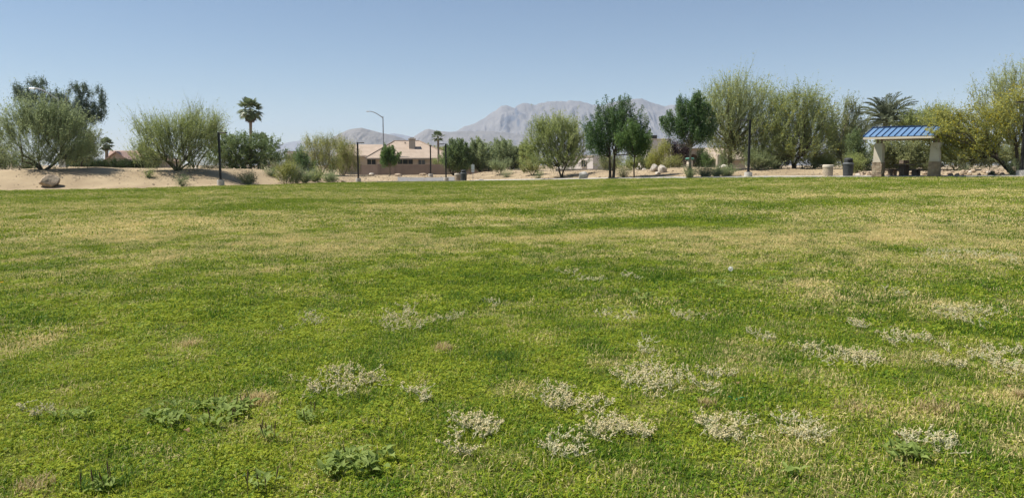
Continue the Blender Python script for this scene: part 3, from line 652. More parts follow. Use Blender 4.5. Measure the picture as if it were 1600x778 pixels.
bush('conifer_shrub', 'brighter green conical shrub beside the dark narrow one', 1106, 87, [(1105, 254, 6, 9), (1107, 259, 7, 5), (1104, 247, 3.5, 6)], 'ash_light', 60, 60, .08, seed=84, twiglen=.4)
bush('conifer_shrub', 'dark pointed shrub behind the pale boulder by the garage wall', 1132, 84, [(1132, 250, 5, 8), (1133, 256, 7, 5)], 'dense', 40, 50, .08, seed=85, twiglen=.4)
for i, (px, rx, ry, lab, lf) in enumerate([(1103, 8, 4, 'leftmost and lowest of three grey-green mounds left of the right-hand lamp', 'sage'), (1119, 8, 5.2, 'middle of three grey-green mounds left of the right-hand lamp', 'mesquite'), (1136, 10, 5.8, 'tallest of three grey-green mounds, nearest the palo verde trunk', 'mesquite')]):
    bush('shrub', lab, px, 59.5 + i * .6, [(px, 273.6 - i * .5, rx, ry * .6)], lf, 40, 44, .05, seed=86 + i, twiglen=.32, style='feather', group='low mounds along the right bank')
# right
plant('t', 'palo_verde_tree', 'tallest airy palo verde behind the lamp post, with a single stout trunk', 'tree', 1141, 66.5,
      [(1150, 178, 62, 46), (1120, 172, 34, 40), (1190, 180, 40, 46), (1155, 150, 48, 30), (1170, 215, 60, 26), (1120, 215, 26, 22), (1150, 236, 50, 14)], 'palo_pale', 'feather', 620, 46, .075, 'bark_green', .22, 1, .26, 34, up=.9, twiglen=1.7, flowers=.04, seed=90, tw=.014)
plant('t', 'palo_verde_tree', 'wide leaning palo verde with scattered yellow flowers behind the tan can', 'tree', 1241, 65,
      [(1250, 190, 52, 40), (1222, 210, 34, 38), (1282, 190, 30, 40), (1255, 228, 54, 22), (1215, 235, 32, 20), (1240, 165, 40, 22), (1240, 244, 50, 12), (1275, 220, 36, 24)], 'palo', 'feather', 560, 50, .078, 'bark', .17, 2, .18, 30, up=.75, twiglen=1.5, flowers=.05, seed=91, tw=.014, stemspread=.14)
bush('shrub', 'dark grey-green shrub right of the stout palo verde trunk', 1182, 64, [(1180, 252, 18, 13), (1195, 258, 14, 9)], 'mesquite', 90, 55, .07, style='feather', twiglen=.7, seed=92)
bush('shrub', 'low dark shrub below the leaning palo verde trunk on its left', 1213, 67, [(1212, 258, 13, 8), (1225, 250, 12, 10)], 'mesquite', 70, 50, .07, style='feather', twiglen=.6, seed=93)
bush('shrub', 'olive shrub right of the leaning palo verde trunk', 1270, 66, [(1270, 252, 20, 12), (1290, 256, 14, 9)], 'palo', 90, 55, .075, style='feather', twiglen=.7, seed=94)
plant('t', 'palo_verde_tree', 'slender grey twiggy tree just left of the date palm', 'tree', 1322, 67,
      [(1322, 200, 20, 32), (1330, 172, 14, 18), (1315, 225, 20, 22), (1300, 205, 14, 24), (1340, 212, 18, 26), (1305, 235, 22, 20)], 'olive', 'feather', 320, 42, .075, 'bark_pale', .10, 2, .3, 18, up=.7, twiglen=1.2, seed=95)
def date_palm(name, label, px, Y, cy, r, seed=1):
    R = np.random.default_rng(seed); global rng; rng = np.random.default_rng(seed)
    b = gp(px, Y); o = thing(name, label, 'palm tree', b); c = at(px, cy, Y); rad = r * Y / F
    a = Acc(); z = np.linspace(0, 1, 16); tube(a, b + (c - b) * z[:, None], .34 * (1.1 - .2 * z) * (1 + .1 * np.sin(z * 75)), 10); part(a, 'trunk', M['bark'], o, True)
    a = Acc()
    for i in range(84):
        el = -.3 + 1.75 * (i + .5) / 84 + R.normal() * .07; az = i * 2.39996
        h = np.array((math.cos(az), math.sin(az), 0)); L = rad * (1.0 + .15 * R.random())
        t = np.linspace(0, 1, 16); rr_ = L * t; ang = el - 1.0 * t ** 1.6
        x = np.concatenate([[0], np.cumsum(np.cos((ang[1:] + ang[:-1]) / 2) * np.diff(rr_))]); zz = np.concatenate([[0], np.cumsum(np.sin((ang[1:] + ang[:-1]) / 2) * np.diff(rr_))])
        pts = c + h * x[:, None] + np.array((0, 0, 1.0)) * zz[:, None]
        tube(a, pts, np.linspace(.035, .008, 16), 3, .6, cap=False)
        side = np.cross(h, (0, 0, 1.0)); d = np.gradient(pts, axis=0); d /= np.linalg.norm(d, axis=1, keepdims=True)
        tt = np.repeat(np.linspace(1.5, 14.8, 34), 2); sg = np.tile([1, -1], 34); k = tt.astype(int); f = (tt - k)[:, None]
        p0 = pts[k] * (1 - f) + pts[np.minimum(k + 1, 15)] * f; dd = d[k] * .75 + side * sg[:, None] * .75 + np.array((0, 0, .25)) + R.normal(size=(68, 3)) * .1
        ll = .5 * np.sin(np.clip(tt / 16, .05, 1) * 2.6 + .4) * rad / 2.4
        quads_leaf(a, p0 + dd / np.linalg.norm(dd, axis=1, keepdims=True) * ll[:, None] / 2, dd, ll, .06, np.clip(.55 + R.normal() * .2 + R.normal(size=68) * .1, 0, 1))
    part(a, 'fronds', LM['grey_green'], o); return o
date_palm('date_palm', 'broad grey-green date palm rising behind the blue roofed shelter', 1385, 74, 190, 46, 97)
plant('t', 'palo_verde_tree', 'bright yellow-green treetop between the date palm and the flowering tree', 'tree', 1432, 72,
      [(1432, 205, 30, 26), (1415, 195, 20, 16), (1450, 190, 24, 18), (1470, 188, 20, 20)], 'palo', 'feather', 260, 50, .08, 'bark_green', .12, 2, .25, 14, up=.7, twiglen=1.2, seed=98)
bush('shrub', 'large olive green bush filling the view under the shelter roof', 1420, 62, [(1420, 240, 40, 24), (1400, 250, 26, 16), (1450, 246, 28, 20), (1380, 236, 18, 18), (1420, 256, 44, 10)], 'olive', 460, 56, .085, seed=99, twiglen=.75, spread=.6, style='feather')
bush('shrub', 'dark spreading shrub between the dark can and the left column', 1342, 61, [(1342, 245, 14, 17), (1335, 228, 10, 14), (1352, 258, 12, 8)], 'dense', 100, 55, .085, seed=100, twiglen=.6)
bush('shrub', 'bright low shrub right behind the dark trash can', 1336, 58.5, [(1337, 259, 10, 6)], 'palo', 45, 50, .065, seed=101, twiglen=.4)
plant('t', 'palo_verde_tree', 'flowering yellow palo verde with dark leaning trunks beside the rightmost lamp', 'tree', 1590, 49,
      [(1480, 204, 24, 15, -3.2), (1462, 207, 10, 8, -2.6), (1525, 200, 52, 34), (1490, 205, 34, 32), (1560, 185, 46, 36), (1500, 228, 50, 26), (1550, 228, 46, 20), (1590, 190, 36, 44), (1475, 225, 24, 22), (1478, 185, 26, 16)], 'palo_gold', 'feather', 460, 56, .072, 'bark', .17, 3, .26, 30, up=.35, twiglen=1.1, flowers=.15, seed=102, lean=-.22, stemspread=.16)
plant('t', 'palo_verde_tree', 'tall airy tree with bare upper branches at the right edge', 'tree', 1605, 68,
      [(1580, 135, 34, 32), (1545, 150, 26, 22), (1610, 130, 40, 36), (1570, 170, 40, 26)], 'palo_pale', 'feather', 170, 40, .075, 'bark_pale', .2, 2, .35, 30, up=.75, twiglen=1.5, flowers=.05, seed=103, tw=.016)
bush('shrub', 'olive shrub behind the right column of the shelter', 1492, 60, [(1490, 248, 24, 15), (1515, 244, 22, 16), (1548, 247, 26, 14), (1580, 245, 22, 16)], 'olive', 340, 56, .075, seed=104, twiglen=.6, style='feather')
def agave(name, label, px, Y, r, hgt, n, leaf, seed, cat='agave', group=None):
    R = np.random.default_rng(seed); b = gp(px, Y); a = Acc()
    for i in range(n):
        az = i * 2.39996; el = .2 + 1.2 * (i / n) + R.normal() * .08; L = r * (.8 + .3 * R.random())
        d = np.array((math.cos(az) * math.cos(el), math.sin(az) * math.cos(el), math.sin(el) * hgt / r)); s = np.cross(d, (0, 0, 1.0)); s /= np.linalg.norm(s) + 1e-6
        w = s * r * .07; m_ = b + d * L * .45
        a.add(np.array([b - w * .6, b + w * .6, m_ + w, b + d * L, m_ - w, m_ + np.array((0, 0, -r * .05))]), np.array([[0, 1, 5], [1, 2, 5], [2, 3, 5], [3, 4, 5], [4, 0, 5]]), np.clip(.6 + R.normal() * .2, 0, 1))
    o = solo(a, name, LM[leaf], b); tag(o, label, cat, group); return o
agave('agave', 'grey spiky agave on the bank right of the shelter', 1508, 55, .75, .7, 46, 'sage', 105)
agave('agave', 'smaller grey-green agave beside the path near the rightmost lamp', 1550, 49, .45, .45, 60, 'sage', 106)
bush('shrub', 'small dark clump at the base of the rightmost lamp', 1586, 47.6, [(1584, 269, 4, 4)], 'mesquite', 24, 40, .05, seed=107, twiglen=.25)
# a broken far line of planting in the gaps
for i, (px, Y, lb, lf, lab) in enumerate([(236, 118, [(236, 252, 16, 12)], 'dense', 'low far trees between the red roofed house and the palo verde'), (455, 150, [(455, 250, 20, 10)], 'olive', 'far olive shrubs below the long white building'),
      (1180, 98, [(1185, 245, 40, 14)], 'olive', 'far olive thicket behind the tallest airy palo verde'), (1330, 96, [(1325, 248, 50, 14)], 'olive', 'far olive thicket behind the slender twiggy tree'), (1530, 92, [(1530, 240, 70, 24)], 'olive', 'far olive thicket behind the yellow flowering palo verde')]):
    bush('shrub', lab, px, Y, lb, lf, 90, 60, .14, seed=110 + i, twiglen=1.0)

# ------------------------------------------------------------------ lamp posts, street lamps, cans, sign
def lamp_post(px, Y, label, head_dir, H=4.3, seed=0):
    b = gp(px, Y); b[2] -= .03; o = thing('lamp_post', label, 'lamp post', b, 'black park lamp posts')
    a = Acc(); lathe(a, b, [(.29, -.1), (.29, .40), (.27, .43)], 18); part(a, 'base', M['concrete'], o)
    a = Acc(); box(a, b + (0, 0, .445), (.30, .30, .03), bev=.006); box(a, b + (0, 0, .50), (.2, .2, .08), top=.8); part(a, 'base_plate', M['black'], o)
    a = Acc(); box(a, b + (0, 0, (.46 + H) / 2), (.155, .155, H - .46), bev=.013); part(a, 'pole', M['black'], o)
    hd = np.array((math.cos(head_dir), math.sin(head_dir), 0)); a = Acc()
    box(a, b + hd * .14 + (0, 0, H - .055), (.16, .06, .05), head_dir); part(a, 'arm', M['black'], o)
    a = Acc(); box(a, b + hd * .45 + (0, 0, H - .05), (.56, .32, .085), head_dir, bev=.02); h = part(a, 'head', M['black'], o)
    a = Acc(); box(a, b + hd * .47 + (0, 0, H - .098), (.40, .24, .012), head_dir); part(a, 'lens', M['lens'], h)
    return o
lamp_post(345, 62.5, 'black lamp post left of the dense green mesquite, nearest on the left', math.radians(-15))
lamp_post(560, 83, 'black lamp post in front of the yellow-green trees left of the house', math.radians(-20))
lamp_post(673, 98, 'slim black lamp post in front of the house wall, its head turned edge-on', math.radians(90), 4.05)
lamp_post(697, 88, 'black lamp post right of the small bright palm, head to the left', math.radians(180))
lamp_post(1169, 57.2, 'tall black lamp post in front of the tallest airy palo verde', math.radians(168))
lamp_post(1595.5, 47.2, 'black lamp post at the right edge beside the leaning flowering tree', math.radians(190), 4.6)
def street_lamp(px, Y, topy, label, arm, base_white=False):
    b = gp(px, Y); o = thing('street_lamp', label, 'street lamp', b, 'tall grey street lamps'); tp = at(px, topy, Y); H = tp[2] - b[2]
    a = Acc(); z = np.linspace(0, 1, 8); tube(a, b + np.array((0, 0, H)) * z[:, None], .15 - .08 * z, 10); part(a, 'pole', M['galv'], o, True)
    a = Acc(); s = np.linspace(0, 1, 9); pts = b + np.stack([-arm * s, 0 * s, H - .25 + 1.05 * np.sin(s * 1.45)], 1); tube(a, pts, .075 - .02 * s, 8); part(a, 'arm', M['galv'], o, True)
    e = pts[-1]; a = Acc(); box(a, e + (-.28, 0, .0), (.65, .24, .12), 0, bev=.045, top=.8); h = part(a, 'head', M['galv'], o)
    a = Acc(); box(a, e + (-.32, 0, -.075), (.38, .18, .04), 0, top=1); part(a, 'lens', M['lens'], h)
    if base_white:
        a = Acc(); box(a, b + (0, 0, .75), (.42, .42, 1.6), bev=.03); part(a, 'base', M['sign'], o)
    return o
street_lamp(600, 124, 182, 'tall grey street lamp rising behind the small round tree by the house', 2.1)
street_lamp(97.5, 71, 152, 'tall grey street lamp arching out of the eucalyptus, white at its foot', 2.0, True)
a = Acc(); b = gp(18, 77); tube(a, b + np.array([(0, 0, -.1), (.02, 0, .8), (.03, 0, 1.65)]), [.055, .05, .045], 8); tag(solo(a, 'wooden_stake', M['cream'], b), 'thin pale stake standing at the far left under the mesquite', 'stake')
def trash_can(px, Y, label, H=1.12, R=.33):
    b = gp(px, Y); b[2] += .07; o = thing('trash_can', label, 'trash can', b, 'dark domed trash cans')
    a = Acc(); lathe(a, b, [(R * .9, -.08), (R * .93, .03), (R, .60 * H), (R * 1.03, .61 * H), (R * 1.03, .64 * H)], 22); part(a, 'body', M['can_dark'], o)
    a = Acc(); lathe(a, b, [(R * 1.05, .642 * H), (R * 1.09, .66 * H), (R * 1.09, .70 * H), (R * .86, .735 * H)], 22); part(a, 'rim', M['can_band'], o)
    a = Acc(); lathe(a, b, [(R * .84, .73 * H), (R * .84, .90 * H), (R * .78, .95 * H), (R * .6, .985 * H), (R * .3, H)], 22); l = part(a, 'lid', M['can_dark'], o, False)
    a = Acc(); box(a, b + (0, -R * .84, .83 * H), (R * .9, .04, .11), 0); part(a, 'opening', M['black'], l)
trash_can(1324.5, 52.2, 'dark domed trash can beside the tan concrete one, left of the shelter', 1.25, .34)
trash_can(724.5, 86.9, 'dark domed trash can by the parking area, beside the small white sign', 1.2, .37)
def tan_can(px, Y, label, H=.8, R=.34):
    b = gp(px, Y); b[2] += .05; o = thing('concrete_trash_can', label, 'trash can', b, 'tan concrete trash cans')
    a = Acc(); lathe(a, b, [(R * .96, -.1), (R * .97, .1), (R, H * .35), (R, H * .78)], 20); part(a, 'body', M['can_tan'], o)
    a = Acc(); lathe(a, b, [(R * 1.06, H * .782), (R * 1.08, H * .82), (R * 1.06, H * .95), (R * .9, H), (R * .6, H), (R * .58, H * .93)], 20); part(a, 'rim', M['stucco_white'], o)
tan_can(1293, 53.2, 'tan concrete trash can with pale rim left of the dark domed one', .82, .34)
tan_can(715, 88, 'tan concrete trash can right of the black lamp post by the parking area', .82, .36)
tan_can(719.8, 91, 'short tan concrete can mostly hidden behind the dark domed one by the parking area', .62, .3)
b = gp(739, 87.2); o = thing('park_sign', 'small blank white sign on a thin post right of the dark trash can', 'sign', b)
a = Acc(); tube(a, b + np.array([(0, 0, -.1), (0, 0, 1), (0, 0, 1.95)]), .03, 8); part(a, 'post', M['galv'], o)
a = Acc(); box(a, b + (0, -.045, 1.52), (.36, .02, .60), bev=.004); box(a, b + (0, -.045, 1.08), (.34, .02, .2), bev=.004); part(a, 'sign_panel', M['sign'], o)
b = gp(1077.5, 80); o = thing('water_barrel', 'pale barrel with a flat green lid behind the lone ash trunk', 'barrel', b)
a = Acc(); lathe(a, b, [(.26, -.05), (.32, .2), (.34, .5), (.3, .85), (.2, .95)], 18); part(a, 'body', M['stucco_white'], o)
a = Acc(); lathe(a, b, [(.42, .952), (.46, 1.0), (.46, 1.1), (.38, 1.16)], 18); part(a, 'lid', M['teal'], o)

# ------------------------------------------------------------------ shelter: blue standing-seam gable on two battered columns
PHI = math.radians(41); bx = np.array((math.sin(PHI), math.cos(PHI), 0)); ax_ = np.array((math.cos(PHI), -math.sin(PHI), 0)); UP = np.array((0, 0, 1.0))
S0 = at(1349, 214.5, 49.8); LEN = 4.1; RUN = 2.0; RISE = .62
sb = gp(1410, 50.5); sb[2] = gz(*gp(1372, 50.5)[:2]) + .06
shel = thing('picnic_shelter', 'small open shelter with a blue metal gable roof on two stone based columns', 'shelter', sb)
def sl_pt(u, v): # along the eave, up the front slope (v 0..1) or down the back (v 1..2)
    return S0 + ax_ * u + bx * RUN * v + UP * (RISE * (v if v <= 1 else 2 - v))
NP = 11; pw = LEN / NP
for side in (0, 1):
    for i in range(NP):
        a = Acc(); u0, u1 = i * pw + .015, (i + 1) * pw - .015; v0, v1 = (0, 1) if side == 0 else (1.0, 2.0)
        q = np.array([sl_pt(u0, v0), sl_pt(u1, v0), sl_pt(u1, v1), sl_pt(u0, v1)]); a.add(np.concatenate([q, q + UP * .03]), np.array([[0, 3, 2, 1], [4, 5, 6, 7], [0, 1, 5, 4], [1, 2, 6, 5], [2, 3, 7, 6], [3, 0, 4, 7]]))
        part(a, 'roof_panel', M['roof_blue'], shel)
    for i in range(NP + 1):
        a = Acc(); w = .024 if 0 < i < NP else .035; u = i * pw; v0, v1 = (-.01, 1.0) if side == 0 else (1.0, 2.01)
        q = np.array([sl_pt(u - w, v0), sl_pt(u + w, v0), sl_pt(u + w, v1), sl_pt(u - w, v1)]) + UP * .004; a.add(np.concatenate([q, q + UP * .07]), np.array([[0, 3, 2, 1], [4, 5, 6, 7], [0, 1, 5, 4], [1, 2, 6, 5], [2, 3, 7, 6], [3, 0, 4, 7]]))
        part(a, 'seam', M['seam_blue'], shel)
def obox(a, c, ex, ey, ez, **k):
    V = np.array([(x, y, z) for z in (-1, 1) for x, y in ((-1, -1), (1, -1), (1, 1), (-1, 1))]) @ np.array([ex, ey, ez]) + c
    a.add(V, np.array([[0, 3, 2, 1], [4, 5, 6, 7], [0, 1, 5, 4], [1, 2, 6, 5], [2, 3, 7, 6], [3, 0, 4, 7]]))
a = Acc(); obox(a, sl_pt(LEN / 2, 1) + UP * .075, ax_ * (LEN / 2 + .06), bx * .1, UP * .03); part(a, 'ridge_cap', M['seam_blue'], shel)
for v, s in ((0, 1), (2, -1)):
    a = Acc(); obox(a, sl_pt(LEN / 2, v) - UP * .09 - bx * .012 * s, ax_ * (LEN / 2), bx * .02, UP * .065); part(a, 'fascia', M['cream'], shel)
for u in (.03, LEN - .03):
    for s in (0, 1):
        p, q = sl_pt(u, 0 if s == 0 else 2), sl_pt(u, 1); a = Acc(); d = (q - p) / 2 * .985; obox(a, (p + q) / 2 - UP * .095, ax_ * .025, d, UP * .07); part(a, 'rafter', M['cream'], shel)
for u in (.75, LEN - .75):
    for s in (0, 1):
        p, q = sl_pt(u, .12 if s == 0 else 1.88), sl_pt(u, .97); a = Acc(); d = (q - p) / 2; obox(a, (p + q) / 2 - UP * .09, ax_ * .04, d, UP * .07); part(a, 'rafter', M['brown_beam'], shel)
a = Acc(); obox(a, sl_pt(LEN / 2, .55) - UP * .36, ax_ * (LEN / 2 - .1), bx * .06, UP * .09); obox(a, sl_pt(LEN / 2, 1.45) - UP * .36, ax_ * (LEN / 2 - .1), bx * .06, UP * .09); part(a, 'beam', M['brown_beam'], shel)
HR = S0[2] - .2
for ci, cu in enumerate((.62, LEN - .2)):
    cpos = sl_pt(cu, .70 if ci == 0 else .78); cb = np.array((cpos[0], cpos[1], gz(cpos[0], cpos[1]) + .05)); ht = HR - cb[2] - .18; rz = -PHI
    a = Acc(); box(a, cb + UP * (.47), (.60, .60, .94), rz, top=.955); core = part(a, 'stone_base', M['stone'], shel)
    R = random.Random(5 + ci); zc = .0
    while zc < .9:                                     # courses of uneven ledge stones standing proud of the base
        hh = R.uniform(.10, .17); hh = min(hh, .93 - zc)
        wface = .60 * (1 - .045 * (zc + hh / 2) / .94)
        for f in range(4):
            fa = rz + f * math.pi / 2; fn = np.array((math.sin(fa), -math.cos(fa), 0)); ft = np.array((math.cos(fa), math.sin(fa), 0)); x = -wface / 2 + .004
            while x < wface / 2 - .03:
                w = min(R.uniform(.12, .26), wface / 2 - .004 - x)
                s_ = Acc(); pr = R.uniform(.008, .035); obox(s_, cb + fn * (wface / 2 + pr / 2 + .002) + ft * (x + w / 2) + UP * (zc + hh / 2), ft * (w / 2 - .006), fn * (pr / 2 + .006), UP * (hh / 2 - .006))
                part(s_, 'stone', M['rock'] if R.random() < .45 else M['stone'], core); x += w
        zc += hh
    a = Acc(); box(a, cb + UP * (.965), (.62, .62, .05), rz, bev=.01); part(a, 'column_cap', M['stucco_white'], shel)
    a = Acc(); box(a, cb + UP * (.99 + (ht - .99) / 2), (.555, .555, ht - .99), rz, top=.91, bev=.012); part(a, 'column', M['stucco_white'], shel)
    for k in (-.12, .14):
        a = Acc(); q = cb + ax_ * k; box(a, q + UP * (ht + .14), (.09, .09, .36), rz); part(a, 'bracket', M['brown_beam'], shel)
tb = sb + np.array((.35, .5, 0)); tb[2] = gz(tb[0], tb[1]) + .03
tbl = thing('picnic_table', 'dark concrete picnic table with side benches in the shade under the shelter', 'table', tb)
def loc(u, v, z): return tb + ax_ * u + bx * v + UP * z
a = Acc(); obox(a, loc(0, 0, .76), ax_ * .40, bx * .95, UP * .045); part(a, 'tabletop', M['table_stone'], tbl)
for v in (-.5, .5):
    a = Acc(); obox(a, loc(0, v, .36), ax_ * .16, bx * .12, UP * .355); part(a, 'leg', M['table_stone'], tbl)
for u in (-.72, .72):
    a = Acc(); obox(a, loc(u, 0, .45), ax_ * .17, bx * .95, UP * .04); bn = part(a, 'bench', M['table_stone'], tbl)
    for v in (-.5, .5):
        a = Acc(); obox(a, loc(u, v, .2), ax_ * .13, bx * .1, UP * .21); part(a, 'leg', M['table_stone'], bn)
a = Acc(); b = loc(-.5, 1.9, 0); b[2] = gz(b[0], b[1]); gr = thing('barbecue_grill', 'dark grill box on a post just behind the picnic table', 'grill', b)
a = Acc(); tube(a, b + np.array([(0, 0, -.1), (0, 0, .5), (0, 0, .8)]), .05, 8); part(a, 'post', M['table_stone'], gr)
a = Acc(); box(a, b + (0, 0, .92), (.5, .38, .24), .3, bev=.01); part(a, 'firebox', M['table_stone'], gr)

# ------------------------------------------------------------------ buildings
def hip_roof(a, x0, x1, y0, y1, ze, zr, r0, r1, fas=.22, ry=None):
    ym = ry if ry is not None else (y0 + y1) / 2
    V = np.array([(x0, y0, ze), (x1, y0, ze), (x1, y1, ze), (x0, y1, ze), (x0, y0, ze - fas), (x1, y0, ze - fas), (x1, y1, ze - fas), (x0, y1, ze - fas), (r0, ym, zr), (r1, ym, zr)])
    a.add(V[[0, 1, 9, 8]], np.array([[0, 1, 2, 3]])); a.add(V[[2, 3, 8, 9]], np.array([[0, 1, 2, 3]]))
    a.add(V[[1, 2, 9]], np.array([[0, 1, 2]])); a.add(V[[3, 0, 8]], np.array([[0, 1, 2]]))
    a.add(V[:8], np.array([[0, 4, 5, 1], [1, 5, 6, 2], [2, 6, 7, 3], [3, 7, 4, 0], [4, 7, 6, 5]]), .5, 1)
def X(px, Y): return at(px, 250, Y)[0]
def Z(py, Y): return at(800, py, Y)[2]
def window(wp, x0, x1, y, z0, z1, bars=1):
    a = Acc(); w = .09
    box(a, ((x0 + x1) / 2, y - .03, z0 + w / 2), (x1 - x0, .14, w)); box(a, ((x0 + x1) / 2, y - .03, z1 - w / 2), (x1 - x0, .14, w))
    for x in (x0 + w / 2, x1 - w / 2): box(a, (x, y - .03, (z0 + z1) / 2), (w, .14, z1 - z0 - 2 * w))
    for k in range(1, bars + 1): box(a, (x0 + (x1 - x0) * k / (bars + 1), y - .03, (z0 + z1) / 2), (w * .6, .1, z1 - z0 - 2 * w))
    f = part(a, 'window', M['trim'], wp); a = Acc(); box(a, ((x0 + x1) / 2, y + .0, (z0 + z1) / 2), (x1 - x0 - 2 * w, .03, z1 - z0 - 2 * w)); part(a, 'pane', M['pane'], f)
Y0 = 124.0; hb = np.array((X(640, 130), 130, gz(X(640, 130), 130)))
house = thing('stucco_house', 'tan stucco house with a pale hip tile roof and chimney behind a brown wall', 'house', hb)
zE = Z(247, Y0 - .6); x0, x1 = X(572, Y0), X(714, Y0); zg = -.8
for (cx, cy, sx, sy) in (((x0 + x1) / 2, Y0 + .15, x1 - x0 - 1.1, .3), ((x0 + x1) / 2, Y0 + 13.3, x1 - x0 - 1.1, .3), (x0 + .7, Y0 + 6.7, .3, 12.7), (x1 - .7, Y0 + 6.7, .3, 12.7)):
    a = Acc(); box(a, (cx, cy, (zg + zE - .1) / 2), (sx, sy, zE - .1 - zg)); part(a, 'wall', M['house'], house)
a = Acc(); hip_roof(a, x0, x1, Y0 - .7, Y0 + 14, zE, Z(220.5, Y0 + 6.6), X(617, Y0 + 6.6), X(655, Y0 + 6.6), .24); rf = part(a, 'roof', [M['tile_tan'], M['trim']], house)
_r0, _r1, _zr, _ym = X(617, Y0 + 6.6), X(655, Y0 + 6.6), Z(220.5, Y0 + 6.6), Y0 + 6.65
for p_, q_ in (((_r0, _ym, _zr), (_r1, _ym, _zr)), ((x0, Y0 - .7, zE), (_r0, _ym, _zr)), ((x1, Y0 - .7, zE), (_r1, _ym, _zr))):
    a = Acc(); tube(a, np.linspace(p_, q_, 12), .13, 6); part(a, 'ridge_tile', M['tile_hip'], rf)
a = Acc(); cx = X(646, Y0 + 5); box(a, (cx, Y0 + 3.6, (Z(219, Y0 + 3.6) + zE) / 2), (.95, .95, Z(219, Y0 + 3.6) - zE), bev=.02); ch = part(a, 'chimney', M['house'], rf)
a = Acc(); box(a, (cx, Y0 + 3.6, Z(218, Y0 + 3.6) + .02), (1.15, 1.15, .22), bev=.03); box(a, (cx, Y0 + 3.6, Z(216.5, Y0 + 3.6) + .02), (.7, .7, .2)); part(a, 'chimney_cap', M['trim'], rf)
for p0, p1, q0, q1, nb in ((573, 588, 258, 248.5, 1), (621, 646, 257.5, 248.5, 2), (653, 665, 259, 249, 1), (680, 693, 256, 249.5, 1)):
    window(house, X(p0, Y0), X(p1, Y0), Y0 - .03, Z(q0, Y0), Z(q1, Y0), nb)
for i, (px, py) in enumerate(((633, 224), (622, 228))):
    a = Acc(); p = at(px, py + 1.5, Y0 + 5.5); tube(a, [p - (0, 0, .6), p, p + (0, 0, .35)], .09, 7); part(a, 'roof_vent', M['dark'], rf)
wx0, wx1 = X(528, 132), X(606, 132)
wg = thing('house_wing', 'lower tile roofed wing at the left end of the tan house', 'house', ((wx0 + wx1) / 2, 133, -.5))
for (cx, cy, sx, sy) in (((wx0 + wx1) / 2, 130.3, wx1 - wx0 - 1, .3), ((wx0 + wx1) / 2, 143.0, wx1 - wx0 - 1, .3), (wx0 + .6, 136.6, .3, 12.3), (wx1 - .6, 136.6, .3, 12.3)):
    a = Acc(); box(a, (cx, cy, (zg + Z(244.5, 130)) / 2), (sx, sy, Z(244.5, 130) - zg)); part(a, 'wall', M['house'], wg)
a = Acc(); hip_roof(a, wx0, wx1, 129.5, 143.5, Z(243.5, 130), Z(226, 136.5), X(545, 136.5), X(600, 136.5), .24); part(a, 'roof', [M['tile_tan'], M['trim']], wg)
YW = 117.0; bw = thing('block_wall', 'long brown block wall with pilasters in front of the tan house', 'wall', (X(660, YW), YW, gz(X(660, YW), YW)))
pil = [562, 592, 615, 668, 715, 768]
for i in range(len(pil) - 1):
    xa, xb = X(pil[i], YW) + .2, X(pil[i + 1], YW) - .2; zt = Z(259.2 if i == 0 else 258, YW)
    a = Acc(); box(a, ((xa + xb) / 2, YW, (zt - .9) / 2), (xb - xa, .2, zt + .9)); part(a, 'wall_panel', M['block_pale'] if i == 0 else M['block'], bw)
    a = Acc(); box(a, ((xa + xb) / 2, YW, zt + .05), (xb - xa, .26, .1)); part(a, 'coping', M['block_pale'], bw)
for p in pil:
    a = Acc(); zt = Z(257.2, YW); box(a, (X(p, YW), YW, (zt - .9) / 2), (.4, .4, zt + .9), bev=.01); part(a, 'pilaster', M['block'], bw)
    a = Acc(); box(a, (X(p, YW), YW, zt + .05), (.48, .48, .1), bev=.01); part(a, 'pilaster_cap', M['block_pale'], bw)
# house with the red roof, far left
YR = 150.0; xr0, xr1 = X(150, YR), X(236, YR); rb = thing('stucco_house', 'low house with a dusty red tile gable behind the clipped hedge', 'house', (X(190, YR), YR + 5, gz(X(190, YR), YR)))
zr = Z(251, YR)
for (cx, cy, sx, sy) in (((xr0 + xr1) / 2, YR + 4.15, xr1 - xr0 - 1, .3), ((xr0 + xr1) / 2, YR + 14.5, xr1 - xr0 - 1, .3), (xr0 + .6, YR + 9.3, .3, 9.9), (xr1 - .6, YR + 9.3, .3, 9.9)):
    a = Acc(); box(a, (cx, cy, (zr - 1) / 2), (sx, sy, zr + 1)); part(a, 'wall', M['house_pink'], rb)
a = Acc(); hip_roof(a, xr0, xr1, YR + 3.4, YR + 15, zr, Z(235.5, YR + 9), X(172, YR + 9), X(222, YR + 9), .22); rr = part(a, 'roof', [M['tile_red'], M['trim']], rb)
gx0, gx1, gxm = X(160, YR), X(206, YR), X(183, YR); zg1 = Z(252, YR); zg2 = Z(236.5, YR)
a = Acc(); V = np.array([(gx0 + .5, YR, -1), (gx1 - .5, YR, -1), (gx1 - .5, YR, zg1), (gxm, YR, zg2 - .25), (gx0 + .5, YR, zg1)]); V2 = V + (0, .3, 0)
a.add(np.concatenate([V, V2]), [[0, 1, 2, 3, 4], [9, 8, 7, 6, 5], [0, 5, 6, 1], [1, 6, 7, 2], [2, 7, 8, 3], [3, 8, 9, 4], [4, 9, 5, 0]]); part(a, 'gable', M['house_pink'], rb)
for s, (xa, xb) in enumerate(((gx0, gxm), (gx1, gxm))):
    a = Acc(); q = np.array([(xa, YR - .5, zg1 - .1), (xb, YR - .5, zg2), (xb, YR + 9, zg2), (xa, YR + 9, zg1 - .1)]); q = q if s else q[::-1]
    a.add(np.concatenate([q, q - (0, 0, .2)]), np.array([[3, 2, 1, 0], [4, 5, 6, 7], [0, 1, 5, 4], [1, 2, 6, 5], [2, 3, 7, 6], [3, 0, 4, 7]])); part(a, 'gable_roof', M['tile_red'], rr)
